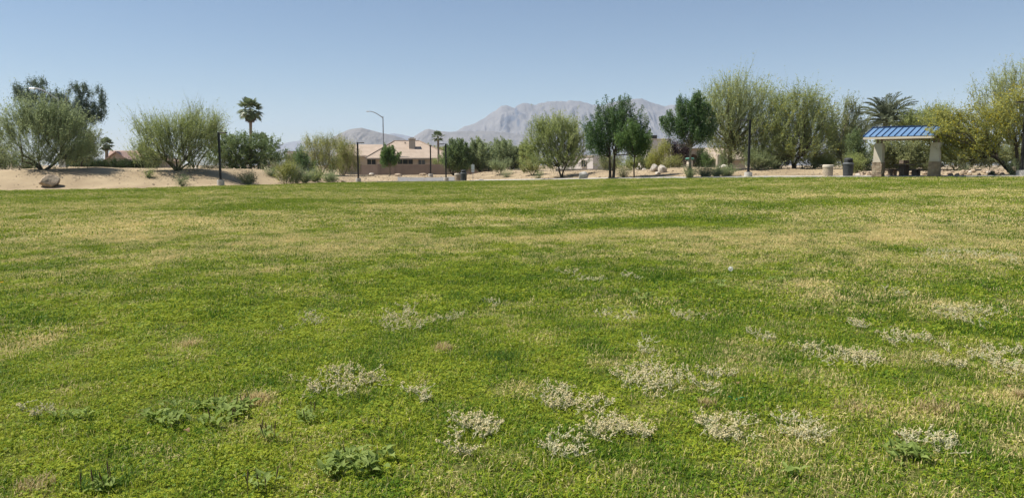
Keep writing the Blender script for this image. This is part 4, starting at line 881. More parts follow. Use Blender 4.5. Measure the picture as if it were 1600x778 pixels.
a = Acc(); box(a, (X(193, YR), YR + 8, Z(228.5, YR + 8) - 1), (1.2, 1.0, 2.6), bev=.03); box(a, (X(193, YR), YR + 8, Z(227, YR + 8) + .2), (1.4, 1.2, .25), bev=.03); part(a, 'chimney', M['dark'], rr)
# long white building far behind, white walled house centre, beige house right
def slab_house(label, px0, px1, Yh, py_top, dep, m, par=.5, wins=(), name='flat_roofed_building', cat='building', turn=0.0):
    xa, xb = X(px0, Yh), X(px1, Yh); zt = Z(py_top, Yh); g = min(gz(xa, Yh), gz(xb, Yh)) - .6
    o = thing(name, label, cat, ((xa + xb) / 2, Yh + dep / 2, gz((xa + xb) / 2, Yh)))
    for (cx, cy, sx, sy) in (((xa + xb) / 2, Yh + .15, xb - xa, .3), ((xa + xb) / 2, Yh + dep - .15, xb - xa, .3), (xa + .15, Yh + dep / 2, .3, dep - .6), (xb - .15, Yh + dep / 2, .3, dep - .6)):
        a = Acc(); box(a, (cx, cy, (g + zt) / 2), (sx, sy, zt - g)); part(a, 'wall', m, o)
    a = Acc(); box(a, ((xa + xb) / 2, Yh + dep / 2, zt - par), (xb - xa - .62, dep - .62, .15)); part(a, 'roof', M['trim'], o)
    a = Acc(); box(a, ((xa + xb) / 2, Yh - .04, zt - .09), (xb - xa + .16, .12, .22)); part(a, 'cornice', M['trim'], o)
    for w in wins: window(o, X(w[0], Yh), X(w[1], Yh), Yh - .03, Z(w[2], Yh), Z(w[3], Yh), 1)
    o.rotation_euler.z = turn
    return o
slab_house('long flat white building far beyond the yellow-green trees', 448, 476, 210, 236.5, 12, M['house_white'])
slab_house('small flat white building far beyond the dense dark trees', 797, 815, 215, 230.5, 10, M['house_white'])
slab_house('bright white walled building glimpsed between the rounded palo verde and dark ash', 880, 952, 116, 243, 5, M['house_white'], wins=((930, 939, 262, 250),), turn=-.75)
a = Acc(); YB = 112; xb0, xb1 = X(868, YB), X(945, YB); box(a, ((xb0 + xb1) / 2, YB, Z(271, YB) + .1), (xb1 - xb0, .25, 1.1)); o = solo(a, 'garden_wall', M['rock_grey'], ((xb0 + xb1) / 2, YB, 0)); tag(o, 'low grey wall along the foot of the bright white building', 'wall')
YH = 92.0; eh = thing('stucco_house', 'beige house with arched entrance and pale tile roof behind the purple plum', 'house', (X(1085, YH), YH + 4, gz(X(1085, YH), YH)))
def blk(name, p0, p1, y0, dep, py, m, base=None):
    a = Acc(); xa, xb = X(p0, y0), X(p1, y0); g = -.5 if base is None else base; zt = Z(py, y0); box(a, ((xa + xb) / 2, y0 + dep / 2, (g + zt) / 2), (xb - xa, dep, zt - g), bev=.02); return part(a, name, m, eh)
blk('wall', 1010, 1048, YH + 5, 8, 218.5, M['house_white']); blk('parapet', 1009, 1049, YH + 4.95, 8.1, 217, M['trim'], Z(218.6, YH + 5) + .003)
blk('wall', 1048.6, 1071, YH + 4.0, 7, 227, M['house_white']); blk('parapet', 1048.4, 1071.4, YH + 3.95, 7.1, 225.6, M['trim'], Z(227, YH + 4) + .003)
blk('rooftop_unit', 1016, 1026, YH + 7, 1.6, 211.5, M['dark'], Z(217, YH + 7))
xa, xb = X(1071.6, YH), X(1099, YH); zt = Z(234, YH); xm = X(1083.5, YH); aw = .55; gzv = gz(xm, YH) - .4; sp = Z(248, YH)
a = Acc(); pts = [(xa, gzv), (xm - aw, gzv)] + [(xm - aw * math.cos(t), sp + aw * math.sin(t)) for t in np.linspace(0, math.pi, 11)] + [(xm + aw, gzv), (xb, gzv), (xb, zt), (xa, zt)]
n = len(pts); L = []
# arch surround built from strips either side of and over the opening
def slabp(P4):
    q = np.array([(x, YH, z) for x, z in P4]); a.add(np.concatenate([q, q + (0, .5, 0)]), np.array([[0, 1, 2, 3], [7, 6, 5, 4], [0, 4, 5, 1], [1, 5, 6, 2], [2, 6, 7, 3], [3, 7, 4, 0]]))
slabp([(xa, gzv), (xm - aw, gzv), (xm - aw, zt), (xa, zt)]); slabp([(xm + aw, gzv), (xb, gzv), (xb, zt), (xm + aw, zt)])
arc = [(xm - aw * math.cos(t), sp + aw * math.sin(t)) for t in np.linspace(0, math.pi, 11)]
for (u0, v0), (u1, v1) in zip(arc[:-1], arc[1:]): slabp([(u0, v0), (u1, v1), (u1, zt), (u0, zt)])
ew = part(a, 'entry_wall', M['house'], eh)
a = Acc(); box(a, ((xa + xb) / 2, YH + 2.3, zt + .1), (xb - xa + .3, 4.9, .22), bev=.03); part(a, 'cornice', M['trim'], eh)
a = Acc(); box(a, (xm, YH + 1.2, (gzv + sp + .8) / 2), (1.6, .1, sp + .8 - gzv)); part(a, 'door', M['block'], eh)
for p in (1072.5, 1098): 
    a = Acc(); xx = X(p, YH); box(a, (xx, YH + 2.6, (gzv + zt) / 2), (.25, 4.1, zt - gzv - .02)); part(a, 'wall', M['house'], eh)
a = Acc(); hip_roof(a, X(1090, YH + 1), X(1172, YH + 1), YH + 1, YH + 12, Z(248.5, YH + 1), Z(231, YH + 6), X(1100, YH + 6), X(1150, YH + 6), .2); part(a, 'roof', [M['tile_pale'], M['trim']], eh)
blk('garage_wall', 1099.5, 1165, YH + 1.5, 8, 249.8, M['house']); blk('pier', 1121, 1128.5, YH + .2, 1.2, 241.5, M['house'])

# ------------------------------------------------------------------ rocks
def rock_mesh(seed, sub=3, facets=14, sq=(1, .8, .7)):
    R = np.random.default_rng(seed); bm = bmesh.new(); bmesh.ops.create_icosphere(bm, subdivisions=sub, radius=1.0)
    V = np.array([v.co[:] for v in bm.verts]); fs = np.array([[v.index for v in f.verts] for f in bm.faces]); bm.free()
    for _ in range(facets):
        nrm = R.normal(size=3); nrm /= np.linalg.norm(nrm); d = R.uniform(.55, .9); e = V @ nrm - d; V = V - np.clip(e, 0, None)[:, None] * nrm * .92
    V = V * (1 + .16 * (fbm(V[:, 0] * 2 + seed, V[:, 1] * 2 + V[:, 2] * 1.7, 4, seed) - .5))[:, None] * np.array(sq)
    return V, fs
def rock(px, Y, w, h, label, m, seed, group=None, name='boulder', sub=3, sink=.2, cat=None):
    b = gp(px, Y); V, fs = rock_mesh(seed, sub); s = Y / F; ext = V.max(0) - V.min(0)
    V = (V - V.min(0)) / ext - (.5, .5, sink); V = V * np.array((w * s, w * s * .8, h * s / (1 - sink))); R = random.Random(seed); an = R.uniform(-.3, .3); V = np.stack([V[:, 0] * math.cos(an) - V[:, 1] * math.sin(an), V[:, 0] * math.sin(an) + V[:, 1] * math.cos(an), V[:, 2]], 1)
    a = Acc(); a.add(V + b, fs); o = solo(a, name, M[m], b); return tag(o, label, cat or 'rock', group)
rock(78, 60.3, 32, 19, 'large tan boulder on the sand at the lawn edge, far left', 'rock', 21)
rock(1022, 70.5, 13, 12, 'left one of two pale boulders on the sand right of the slim young ash', 'rock_white', 2)
rock(1035, 69.3, 14, 12, 'right one of two pale boulders on the sand, touching its twin', 'rock_white', 3)
rock(1028, 68, 9, 4, 'flat pale stone lying in front of the two pale boulders', 'rock_white', 4)
rock(912, 72, 15, 12, 'grey boulder left of the big dark ash', 'rock_grey', 5)
rock(1131, 76, 15, 8, 'pale rounded boulder behind the tallest palo verde trunk', 'rock_white', 6)
rock(953, 66.8, 6, 6, 'small grey rock at the foot of the double trunk ash', 'rock_grey', 7)
rock(581, 101, 9, 5, 'small pale rock left of the round tree by the block wall', 'rock_white', 8)
rock(622, 104, 13, 5, 'low sandy rock heap in front of the brown block wall, its left one', 'rock', 9)
rock(661, 108, 12, 4, 'low sandy rock heap in front of the brown block wall, its right one', 'rock', 10)
rock(306, 71, 6, 4, 'small pale rock behind the palo verde trunks on the left bank', 'rock_white', 11)
rock(752, 86, 9, 3, 'flat grey stone on the sand right of the white sign', 'rock_grey', 12)
rock(536, 80, 6, 4, 'small tan rock under the right yellow-green tree', 'rock', 13)
R = random.Random(31); made = 0
base_meshes = []
for i in range(96):                     # rubble banks behind the path
    if i < 22: px = R.uniform(1338, 1364); Y = R.uniform(53, 56)
    elif i < 52: px = R.uniform(1374, 1474); Y = R.uniform(52.5, 56)
    else: px = R.uniform(1476, 1590); Y = R.uniform(50, 55)
    w = R.uniform(4, 8.5); pale = R.random() < .12
    zone = ('left of the shelter beside the dark can', 'behind the picnic table between the columns', 'right of the shelter under the flowering tree')[0 if i < 22 else (1 if i < 52 else 2)]
    lb = ('big ' if w > 7 else 'small ') + ('pale' if pale else 'tan') + ' rubble rock ' + zone
    rock(px, Y, w, w * R.uniform(.42, .7), lb, 'rock_white' if pale else 'rock', 200 + i, lb.replace('rock', 'rocks', 1), 'rubble_rock', 2, .25)
# small stones and litter over the sand
a = Acc(); N = 11000; R2 = np.random.default_rng(77); th = np.radians(R2.uniform(-38, 40, N)); rr = r_edge(th) + .6 + R2.random(N) ** 1.2 * 22
x = np.sin(th) * rr; y = np.cos(th) * rr; ok = (R2.random(N) < np.where(th < math.atan((450 - 800) / F), .25, 1.0)) & ~((th > math.atan((735 - 800) / F)) & (rr - r_edge(th) < 1.9)); x, y = x[ok], y[ok]; N = len(x); z = ground_z(x, y); s = R2.uniform(.02, .075, N) * (1 + 1.2 * (R2.random(N) < .06))
B = np.array([(1, 0, 0), (0, 1, 0), (-1, 0, 0), (0, -1, 0), (0, 0, .8), (0, 0, -.5)]); V = (B[None] * s[:, None, None] * R2.uniform(.6, 1.4, (N, 6, 1)) + np.stack([x, y, z], 1)[:, None]).reshape(-1, 3)
T = np.array([[0, 1, 4], [1, 2, 4], [2, 3, 4], [3, 0, 4], [1, 0, 5], [2, 1, 5], [3, 2, 5], [0, 3, 5]]); a.add(V, (T[None] + (np.arange(N) * 6)[:, None, None]).reshape(-1, 3), np.repeat(R2.random(N), 6))
o = solo(a, 'gravel', mat('gravel_stone', (.34, .27, .19), (.14, .105, .07), 1.7, .95), (0, 0, 0)); tag(o, kind='stuff')

# ------------------------------------------------------------------ weeds and small things in the near lawn
WL = dict(woolly=leafmat('cudweed_leaf', (.35, .34, .19), (.70, .66, .44), .2, .8, .1), head=leafmat('cudweed_head', (.45, .38, .17), (.74, .65, .40), .15, .9, .1),
          broad=leafmat('plantain_leaf', (.14, .215, .04), (.35, .43, .125), .34, .6, .15), stalk=mat('seed_stalk', (.13, .08, .045), (.08, .05, .03), 30, .9), vein=leafmat('grass_clump', (.05, .115, .018), (.13, .22, .035), .3))
def cudweed(px, py, wpx, dpx, n, label, seed, heads=1.0, pale=.5):
    R = np.random.default_rng(seed); global rng; rng = np.random.default_rng(seed)
    b = lawn_at(px, py); s = b[1] / F; rx = wpx / 2 * s; f_ = lawn_at(px, py - dpx / 2)[1]; n_ = lawn_at(px, py + dpx / 2)[1]; ry = (f_ - n_) / 2
    o = thing('cudweed', label, 'weed', b, 'pale woolly weeds in the turf'); st = Acc(); hd = Acc()
    nc = max(4, n // 4); cl = [(math.cos(t_) * math.sqrt(q_), math.sin(t_) * math.sqrt(q_)) for t_, q_ in zip(R.random(nc) * 6.28, R.random(nc))]
    for i in range(int(n * 1.55)):
        cx, cy = cl[R.integers(nc)]; p = np.array((b[0] + (cx + R.normal() * .2) * rx, b[1] + (cy + R.normal() * .2) * ry, 0)); p[2] = gz(p[0], p[1]) + .016
        L = R.uniform(.022, .07) * (1.9 if R.random() < .1 else 1); az = R.random() * 6.28; h = R.uniform(.014, .042); cv = R.normal() * .8
        pts = np.array([p, p + (math.cos(az) * L * .35, math.sin(az) * L * .35, h * .55), p + (math.cos(az + cv * .5) * L * .72, math.sin(az + cv * .5) * L * .72, h * .9), p + (math.cos(az + cv) * L, math.sin(az + cv) * L, h * 1.25)])
        tube(st, pts, [.0017, .0016, .0014, .0011], 3, .55, cap=False)
        m_ = R.integers(10, 17); t = np.sort(R.random(m_)) * 2.99; k = t.astype(int); f = (t - k)[:, None]; c = pts[k] * (1 - f) + pts[k + 1] * f
        d = R.normal(size=(m_, 3)) * (.75, .75, .4) + (pts[3] - pts[0]) / L * .9 + (0, 0, .3); d /= np.linalg.norm(d, axis=1, keepdims=True); ll = R.uniform(.010, .019, m_)
        quads_leaf(st, c + d * ll[:, None] * .5, d, ll, .0056, np.clip(pale + R.normal(size=m_) * .3, 0, 1), 0, b=np.cross(R.normal(size=(m_, 3)) * .5 + np.array((-.3, -.2, .8)), d))
        if R.random() < heads * .95:
            g = R.integers(5, 10); c = pts[-1] + R.normal(size=(g, 3)) * .0075 + (0, 0, .006); r = R.uniform(.0034, .0068, g)
            V = (B[None] * r[:, None, None] + c[:, None]).reshape(-1, 3); hd.add(V, (T[None] + (np.arange(g) * 6)[:, None, None]).reshape(-1, 3), np.repeat(R.random(g), 6))
    tag(part(st, 'stems', WL['woolly'], o), kind='stuff')
    if hd.n: tag(part(hd, 'flower_heads', WL['head'], o), kind='stuff')
CW = [(640, 497, 84, 40, 60, 'dense pale oval cudweed patch in the middle of the left half', .9, .6), (485, 500, 70, 34, 26, 'thin greyish cudweed patch left of the dense oval one', .4, .6), (532, 600, 130, 38, 70, 'long tan-headed cudweed patch above the small dark plantain', 1, .5),
      (657, 621, 54, 18, 22, 'small silvery cudweed sprig right of the long tan-headed patch', .3, .75), (738, 676, 84, 36, 44, 'branching cudweed patch low in the middle with curved pale stems', 1, .6), (735, 710, 60, 14, 12, 'thin straggling cudweed stems just below the branching middle patch', .7, .6),
      (866, 632, 84, 46, 48, 'open ring-like cudweed patch right of the branching one', 1, .5), (935, 655, 56, 60, 36, 'upright cudweed cluster beside the open ring-like patch', 1, .5), (880, 702, 70, 34, 34, 'pale low cudweed nearest the viewer in the middle', .5, .7), (968, 684, 80, 30, 40, 'tan cudweed stretching right from the upright cluster', 1, .5),
      (1035, 602, 120, 50, 100, 'largest and whitest cudweed mass, right of centre', .8, .75), (1008, 547, 52, 26, 24, 'whitish small cudweed clump above the largest mass', .2, .85), (1124, 592, 38, 20, 14, 'little cudweed tuft right of the largest mass', .7, .6), (1133, 672, 84, 40, 46, 'curling cudweed patch below and right of the largest mass', 1, .55),
      (1247, 676, 64, 36, 36, 'round silvery cudweed patch in the lower right', .6, .75), (1182, 526, 56, 18, 18, 'thin cudweed streak right of centre', .5, .6), (1300, 560, 90, 30, 60, 'broad tan-topped cudweed band on the right', 1, .55), (1352, 562, 40, 20, 18, 'small cudweed tail at the right end of the tan-topped band', .8, .55),
      (1443, 692, 74, 34, 34, 'silvery spreading cudweed above the broad green leaves in the lower right', .4, .8), (1472, 545, 60, 36, 30, 'scattered pale cudweed on the far right near the straw grass', .8, .6), (1575, 575, 70, 36, 54, 'pale branching cudweed touching the right edge', .7, .7), (1560, 548, 60, 20, 20, 'thin pale cudweed just above the one at the right edge', .7, .65),
      (1520, 500, 80, 30, 40, 'wide loose cudweed patch on the right, beyond the branching one', .8, .6), (1389, 456, 24, 14, 14, 'tiny white cudweed tuft alone in green turf on the right', .1, .9), (1415, 535, 70, 26, 22, 'sparse cudweed specks between the tan-topped band and the right edge', .8, .6), (1350, 510, 60, 16, 18, 'faint cudweed line above the tan-topped band', .8, .55),
      (970, 495, 70, 26, 24, 'greyish cudweed clump above the whitish small one', .3, .7), (715, 498, 36, 16, 12, 'little grey cudweed sprig right of the dense oval patch', .2, .7), (920, 437, 60, 10, 22, 'far small cudweed streak left of the white puffball', .3, .7), (980, 437, 34, 10, 14, 'far tiny cudweed spot nearest the white puffball', .3, .7), (878, 428, 44, 10, 16, 'far faint cudweed spot leftmost of the distant three', .3, .7),
      (1525, 402, 150, 20, 130, 'widest and farthest whitish cudweed band at the right edge of the dry grass', .4, .8), (770, 480, 40, 12, 10, 'faint cudweed thread above the middle of the lawn', .4, .6), (70, 640, 60, 30, 14, 'few pale cudweed stems at the lower left', .6, .65), (1560, 495, 50, 24, 20, 'grey cudweed bit against the right edge below the far band', .6, .65), (1090, 505, 90, 30, 18, 'thin scattered cudweed in the dark green right of centre', .5, .65), (1480, 575, 60, 26, 16, 'few tan cudweed heads left of the patch at the right edge', 1, .5)]
for i, (px, py, w, d, n, lab, hd, pl) in enumerate(CW): cudweed(px, py, w, d, n, lab, 300 + i, hd, pl)
def leaf_mesh(seed, L=.1, W=.05):
    R = np.random.default_rng(seed); n = 7; t = np.linspace(0, 1, n); w = W / 2 * np.sin(np.clip(t * 1.05 + .08, 0, 1) * math.pi) ** .8; w[-1] = .001; w[0] = W * .08
    z = L * (.42 * t - .5 * t ** 2) + R.normal(size=n) * L * .015; x = L * t; wav = R.normal(size=(n, 2)) * L * .03
    V = np.concatenate([np.stack([x, -w, z + .18 * w + wav[:, 0]], 1), np.stack([x, 0 * x, z - .004], 1), np.stack([x, w, z + .18 * w + wav[:, 1]], 1)])
    fs = np.array([[i, i + 1, n + i + 1, n + i] for i in range(n - 1)] + [[n + i, n + i + 1, 2 * n + i + 1, 2 * n + i] for i in range(n - 1)])
    a = Acc(); a.add(V, fs, R.uniform(.1, .95)); return mesh_of(a, 'leaf', WL['broad'], (0, 0, 0), True)
LEAVES = [leaf_mesh(900 + k, .064, .023 + .004 * (k % 3)) for k in range(8)]
a = Acc(); tube(a, [(0, 0, 0), (.006, .002, .05), (.008, 0, .09)], [.0016, .0014, .0028], 5); tube(a, [(.008, 0, .088), (.0085, 0, .10), (.01, 0, .125)], [.0034, .0042, .0016], 6); STALK = mesh_of(a, 'seed_stalk', WL['stalk'])
def broadleaf(px, py, wpx, dpx, n, label, seed, size=1.0, stalks=0, cat='weed'):
    R = random.Random(seed); b = lawn_at(px, py); s = b[1] / F; rx = wpx / 2 * s; f_ = lawn_at(px, py - dpx / 2)[1]; n_ = lawn_at(px, py + dpx / 2)[1]; ry = (f_ - n_) / 2
    o = thing('broadleaf_weed', label, cat, b, 'broad leaved weeds in the turf')
    cr = [(R.uniform(-.9, .9) * rx, R.uniform(-.9, .9) * ry) for _ in range(max(1, n // 4))]
    for i in range(int(n * 2.2)):
        cx, cy = cr[i % len(cr)]; l = bpy.data.objects.new('leaf', R.choice(LEAVES)); COL.objects.link(l); l.parent = o
        l.location = (cx + R.gauss(0, .025), cy + R.gauss(0, .02), R.uniform(.028, .055)); k = size * R.uniform(.6, 1.15); l.scale = (k, k * R.uniform(.8, 1.25), k)
        l.rotation_euler = (R.gauss(0, .25), -R.uniform(.05, 1.0), R.uniform(0, 6.28))
    for i in range(stalks):
        cx, cy = R.choice(cr); l = bpy.data.objects.new('seed_stalk', STALK); COL.objects.link(l); l.parent = o
        l.location = (cx + R.gauss(0, .03), cy + R.gauss(0, .03), 0); k = R.uniform(.7, 1.05); l.scale = (k, k, k); l.rotation_euler = (R.gauss(0, .15), R.gauss(0, .15), R.uniform(0, 6.28))
broadleaf(312, 654, 165, 34, 84, 'largest broad leaved weed, a long green clump in the lower left with dark seed stalks', 400, 1.0, 9)
broadleaf(262, 668, 40, 18, 14, 'darker end piece on the left of the largest broad leaved weed', 401, .8, 0)
broadleaf(476, 658, 44, 18, 18, 'small dark broad leaved weed right of the largest one', 402, .75, 3)
broadleaf(428, 687, 30, 16, 6, 'few pale leaves with brown stalks below the gap between two broad leaved weeds', 403, 1.0, 6)
broadleaf(567, 728, 110, 46, 56, 'bushy broad leaved weed nearest the bottom edge, left of centre', 404, 1.05, 1)
broadleaf(108, 661, 44, 14, 12, 'two or three rounded leaves at the lower left of the lawn', 405, .9, 0)
broadleaf(1012, 466, 44, 14, 16, 'small dark leafy weed below the white puffball, left of it', 406, 1.1, 0)
broadleaf(1108, 447, 66, 14, 22, 'string of small leafy weeds left of the white puffball', 407, 1.0, 0)
broadleaf(1400, 716, 84, 30, 28, 'spreading broad leaved weed in the lower right corner area', 408, 1.0, 0)
broadleaf(1238, 748, 16, 14, 5, 'single little leaf cluster near the bottom right', 409, .8, 0)
broadleaf(425, 768, 50, 12, 10, 'low dark leaves with brown stalks at the bottom edge', 410, .9, 5)
broadleaf(1210, 440, 30, 10, 10, 'tiny leafy weed right of the white puffball', 411, 1.0, 0)
broadleaf(160, 772, 30, 12, 7, 'dark leaf and brown stalks beside the tall grass at the bottom left', 412, .9, 6)
def grass_clump(px, py, wpx, n, h, label, leaf, seed, cat='grass clump'):
    R = np.random.default_rng(seed); b = lawn_at(px, py); rx = wpx / 2 * b[1] / F; a = Acc()
    for i in range(n):
        an = R.random() * 6.28; q = math.sqrt(R.random()) * rx; p = np.array((b[0] + math.cos(an) * q, b[1] + math.sin(an) * q, 0)); p[2] = gz(p[0], p[1])
        az = R.random() * 6.28; L = h * R.uniform(.6, 1.2); k = R.uniform(.3, .8); d = np.array((math.cos(az), math.sin(az), 0)); w = np.array((-math.sin(az), math.cos(az), 0)) * .0022
        m1 = p + d * L * .2 * k + (0, 0, L * .55); m2 = p + d * L * .75 * k + (0, 0, L * (1 - .3 * k))
        a.add([p - w, p + w, m1 + w * .9, m1 - w * .9, m2], np.array([[0, 1, 2, 3]]), R.random()); a.add([m1 - w * .9, m1 + w * .9, m2], np.array([[0, 1, 2]]), R.random())
    o = solo(a, 'grass_clump', leaf, b); tag(o, label, cat, 'taller tufts in the turf')
STL = leafmat('straw_blade', (.34, .25, .10), (.66, .54, .30), .3)
for i, (px, py, w, n, h, lab, lf) in enumerate([(165, 757, 90, 300, .06, 'tall dark green grass clump at the bottom left corner', WL['vein']), (785, 562, 56, 240, .07, 'dark green grass tuft in the middle of the lawn', WL['vein']),
      (400, 628, 46, 190, .07, 'straw yellow tuft behind the largest broad leaved weed', STL), (693, 548, 30, 150, .08, 'straw yellow tuft right of centre-left, standing alone', STL), (297, 540, 26, 90, .06, 'orange straw tuft alone in the left half', STL),
      (1330, 640, 70, 160, .06, 'thin dry grass tuft below the tan-topped cudweed band', STL), (1462, 640, 70, 240, .07, 'dry straw clump in the lower right', STL), (1592, 622, 22, 120, .07, 'short straw tuft touching the right edge', STL), (575, 664, 40, 60, .05, 'faint dry tuft right of the small dark broad leaved weed', STL), (1105, 635, 30, 90, .07, 'bent dry tuft right of the largest cudweed mass', STL), (55, 762, 60, 140, .06, 'dry pale tuft at the bottom left corner', STL)]):
    grass_clump(px, py, w, n, h, lab, lf, 500 + i)
# dandelion clock
b = lawn_at(1141, 431); o = thing('dandelion_clock', 'round white dandelion seed head standing above the turf', 'flower', b); a = Acc(); tube(a, [b, b + (.004, 0, .05), b + (.003, 0, .085)], .0022, 5); part(a, 'stem', WL['vein'], o)
R = np.random.default_rng(9); rng = np.random.default_rng(9); d = R.normal(size=(260, 3)); d /= np.linalg.norm(d, axis=1, keepdims=True); a = Acc(); c0 = b + (.003, 0, .095); ribbons(a, np.repeat(c0[None], 260, 0), c0 + d * .03, .0009, .5); quads_leaf(a, c0 + d * .03, np.cross(d, R.normal(size=(260, 3))), .012, .006, .8); part(a, 'seed_head', leafmat('seed_fluff', (.7, .7, .68), (.82, .82, .8), .4), o)
# yellow dandelion at the left edge, dead leaves, a scrap of green twine
b = lawn_at(3, 449); o = thing('dandelion', 'small orange-yellow flower at the left edge of the lawn', 'flower', b); a = Acc(); tube(a, [b, b + (0, 0, .03), b + (0, 0, .06)], .002, 5); part(a, 'stem', WL['vein'], o)
a = Acc(); c0 = b + (0, 0, .062); an = np.linspace(0, 6.28, 27)[:26]; dd = np.stack([np.cos(an), np.sin(an), .25 + .3 * R.random(26)], 1); quads_leaf(a, c0 + dd * .012, dd, .026, .008, R.random(26), b=np.cross(dd, (0, 0, 1.0))); part(a, 'petals', leafmat('petal', (.62, .34, .01), (.72, .46, .02), .3), o)
for i, (px, py, k, lab) in enumerate([(118, 481, .9, 'curled brown leaf lying in green turf at the left'), (1455, 485, .8, 'tan dead leaf on the turf at the right'), (292, 683, .8, 'orange-brown dead leaf under the largest broad leaved weed'), (234, 688, .5, 'tiny pale leaf scrap left of the orange-brown one'), (1402, 692, .7, 'flat tan leaf left of the silvery cudweed in the lower right'), (1428, 706, .6, 'tan leaf sliver just above the broad leaves in the lower right'), (1152, 607, .6, 'reddish dead leaf near the curling cudweed'), (76, 465, .6, 'small white leaf scrap in the left turf'), (1576, 612, .7, 'flat straw leaf near the right edge')]):
    b = lawn_at(px, py) + np.array((0, 0, .035)); V, fs = [], []; L, W = .05 * k, .022 * k
    t = np.linspace(0, 1, 6); w = W * np.sin(np.clip(t, .04, .97) * math.pi) ** .7; an = i * 1.3; zz = .012 * np.sin(t * 3.0)
    P = np.concatenate([np.stack([L * (t - .5), -w, zz + .3 * w], 1), np.stack([L * (t - .5), 0 * t, zz], 1), np.stack([L * (t - .5), w, zz + .3 * w], 1)]); P = np.stack([P[:, 0] * math.cos(an) - P[:, 1] * math.sin(an), P[:, 0] * math.sin(an) + P[:, 1] * math.cos(an), P[:, 2]], 1)
    a = Acc(); a.add(P + b, np.array([[q, q + 1, 7 + q, 6 + q] for q in range(5)] + [[6 + q, 7 + q, 13 + q, 12 + q] for q in range(5)]), .5 if i not in (3, 7) else 1.0); o = solo(a, 'dead_leaf', M['straw_leaf'], b, True); tag(o, lab, 'leaf', 'dead leaves on the lawn')
b = lawn_at(1150, 629) + np.array((0, 0, .03)); a = Acc(); t = np.linspace(0, 1, 9); tube(a, b + np.stack([.09 * (t - .5), .02 * np.sin(t * 5), .012 * np.cos(t * 7)], 1), .003, 5); tag(solo(a, 'twine_scrap', mat('green_twine', (.01, .28, .12), (.01, .2, .09), 5, .5), b), 'short scrap of bright green twine right of the largest cudweed mass', 'twine')

# ------------------------------------------------------------------ grass: tufts of real blades over the whole lawn, one object
GM = grassmat('grass_blade', True)
def tuft(seed, n, rad, h, w, clover=False, lean=.6):
    R = np.random.default_rng(seed); V = []; fs = []; t1 = []; t2 = []; k = 0
    for i in range(n):
        an = R.random() * 6.28; q = math.sqrt(R.random()) * rad; p = np.array((math.cos(an) * q, math.sin(an) * q, -.004)); az = R.random() * 6.28; d = np.array((math.cos(az), math.sin(az), 0)); s = np.array((-d[1], d[0], 0)); r1, r2 = R.random(), R.random()
        if not clover:
            L = h * (R.uniform(.4, 1.15) if R.random() > .08 else R.uniform(1.2, 1.9)); b_ = R.uniform(.15, 1.0) * lean; ww = s * w * .5 * R.uniform(.7, 1.2)
            m1 = p + d * L * .35 * b_ + (0, 0, L * .6 * (1 - .25 * b_)); tp = p + d * L * (.5 + .5 * b_) * b_ * 1.3 + (0, 0, L * (1 - .55 * b_))
            V += [p - ww, p + ww, m1 + ww * .85, m1 - ww * .85, tp]; fs += [(k, k + 1, k + 2), (k, k + 2, k + 3), (k + 3, k + 2, k + 4)]; t1 += [r1] * 5; t2 += [r2] * 5; k += 5
        else:
            c = p + (0, 0, h * R.uniform(.25, .9)); nz = np.array((R.normal() * .45, R.normal() * .45, 1)); nz /= np.linalg.norm(nz)
            for j in range(3):
                a2 = az + j * 2.094; u = np.array((math.cos(a2), math.sin(a2), 0)); u = u - nz * (u @ nz); u /= np.linalg.norm(u); v = np.cross(nz, u); L = w * R.uniform(.8, 1.2)
                V += [c, c + u * L * .6 + v * L * .42, c + u * L, c + u * L * .6 - v * L * .42]; fs += [(k, k + 1, k + 2), (k, k + 2, k + 3)]; t1 += [.12 + .88 * r1] * 4; t2 += [r2] * 4; k += 4
    me = bpy.data.meshes.new('grass_tuft'); me.from_pydata([tuple(v) for v in V], [], fs); me.materials.append(GM)
    for nm, vals in (('tint', t1), ('tint2', t2)): me.attributes.new(nm, 'FLOAT', 'POINT').data.foreach_set('value', np.array(vals, np.float32))
    return bpy.data.objects.new('grass_tuft', me)
TUFTS = [tuft(1, 50, .075, .042, .0042, lean=.95), tuft(2, 50, .075, .034, .0042, lean=1.35), tuft(3, 46, .075, .032, .0088, True), tuft(4, 44, .075, .024, .0078, True),
         tuft(5, 70, .12, .036, .0068, lean=.9), tuft(6, 66, .12, .030, .0112, True), tuft(7, 90, .30, .040, .016, lean=.9), tuft(8, 80, .30, .034, .020, lean=1.0)]
R = np.random.default_rng(4242); px_, py_, var, sc_, dd, hh = [], [], [], [], [], []
def zone(r0, r1, dens, va, vb, half=42, s0=.8, s1=1.25):
    A = math.radians(half) * (r1 ** 2 - r0 ** 2); n = int(A * dens); th = np.radians(R.uniform(-half, half, n)); r = np.sqrt(R.uniform(r0 ** 2, r1 ** 2, n)); x, y = np.sin(th) * r, np.cos(th) * r
    ok = r < r_edge(th) - .02 + (fbm(x * .9, y * .9, 3, 77) - .35) * np.where(th < math.atan((735 - 800) / F), 1.1, .05); x, y = x[ok], y[ok]; d, h = lawn_fields(x, y); n = len(x)
    cl = R.random(n) < np.clip(.42 + (h - .55) * 1.2, .1, .75) * (1 - d)
    v = np.where(cl, R.choice(vb, n), R.choice(va, n)); lush = 1 + .35 * (fbm(x * 1.3, y * 1.3, 3, 91) - .5)
    px_.append(x); py_.append(y); var.append(v); sc_.append(R.uniform(s0, s1, n) * lush); dd.append(np.clip(d + R.normal(size=n) * .06, 0, 1)); hh.append(np.clip(h + R.normal(size=n) * .08, 0, 1))
zone(1.2, 7.5, 330, [0, 1], [2, 3]); zone(7.5, 19, 120, [4], [5]); zone(19, 45, 20, [6, 7], [6, 7]); zone(45, 90, 8, [6, 7], [6, 7], 40, 1.0, 1.5)
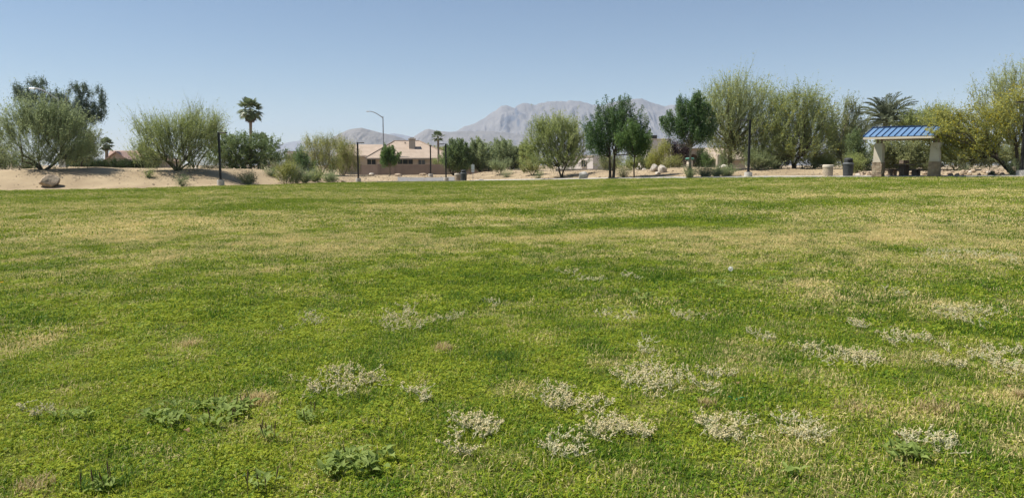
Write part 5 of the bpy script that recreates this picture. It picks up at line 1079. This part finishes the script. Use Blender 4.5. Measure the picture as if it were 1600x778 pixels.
x = np.concatenate(px_); y = np.concatenate(py_); n = len(x); z = ground_z(x, y)
me = bpy.data.meshes.new('lawn_grass'); me.vertices.add(n); me.vertices.foreach_set('co', np.stack([x, y, z], 1).astype(np.float32).ravel())
def attr(nm, kind, vals, f='value'): me.attributes.new(nm, kind, 'POINT').data.foreach_set(f, vals)
s_ = np.concatenate(sc_)
attr('dry', 'FLOAT', np.concatenate(dd).astype(np.float32)); attr('hue', 'FLOAT', np.concatenate(hh).astype(np.float32)); attr('variant', 'INT', np.concatenate(var).astype(np.int32))
attr('scl', 'FLOAT_VECTOR', np.stack([s_, s_, s_ * R.uniform(.8, 1.2, n)], 1).astype(np.float32).ravel(), 'vector')
attr('rot', 'FLOAT_VECTOR', np.stack([R.normal(size=n) * .1, R.normal(size=n) * .1, R.uniform(0, 6.28, n)], 1).astype(np.float32).ravel(), 'vector')
go = bpy.data.objects.new('lawn_grass', me); COL.objects.link(go); tag(go, kind='stuff')
ng = bpy.data.node_groups.new('grass_scatter', 'GeometryNodeTree'); ng.interface.new_socket('Geometry', in_out='INPUT', socket_type='NodeSocketGeometry'); ng.interface.new_socket('Geometry', in_out='OUTPUT', socket_type='NodeSocketGeometry')
N_ = ng.nodes; gi = N_.new('NodeGroupInput'); gout = N_.new('NodeGroupOutput'); jn = N_.new('GeometryNodeJoinGeometry')
def named(nm, kind):
    q = N_.new('GeometryNodeInputNamedAttribute'); q.data_type = kind; q.inputs['Name'].default_value = nm; return q.outputs[0]
vr = named('variant', 'INT'); sc__ = named('scl', 'FLOAT_VECTOR'); rt = named('rot', 'FLOAT_VECTOR'); e2r = N_.new('FunctionNodeEulerToRotation'); ng.links.new(rt, e2r.inputs[0])
for k, ob in enumerate(TUFTS):
    oi = N_.new('GeometryNodeObjectInfo'); oi.inputs['Object'].default_value = ob; oi.inputs['As Instance'].default_value = False
    cmp_ = N_.new('FunctionNodeCompare'); cmp_.data_type = 'INT'; cmp_.operation = 'EQUAL'; ng.links.new(vr, cmp_.inputs[2]); cmp_.inputs[3].default_value = k
    ip = N_.new('GeometryNodeInstanceOnPoints'); ng.links.new(gi.outputs[0], ip.inputs['Points']); ng.links.new(cmp_.outputs[0], ip.inputs['Selection']); ng.links.new(oi.outputs['Geometry'], ip.inputs['Instance'])
    ng.links.new(e2r.outputs[0], ip.inputs['Rotation']); ng.links.new(sc__, ip.inputs['Scale']); ng.links.new(ip.outputs[0], jn.inputs[0])
ng.links.new(jn.outputs[0], gout.inputs[0])
md = go.modifiers.new('scatter', 'NODES'); md.node_group = ng
print('grass tufts', n)
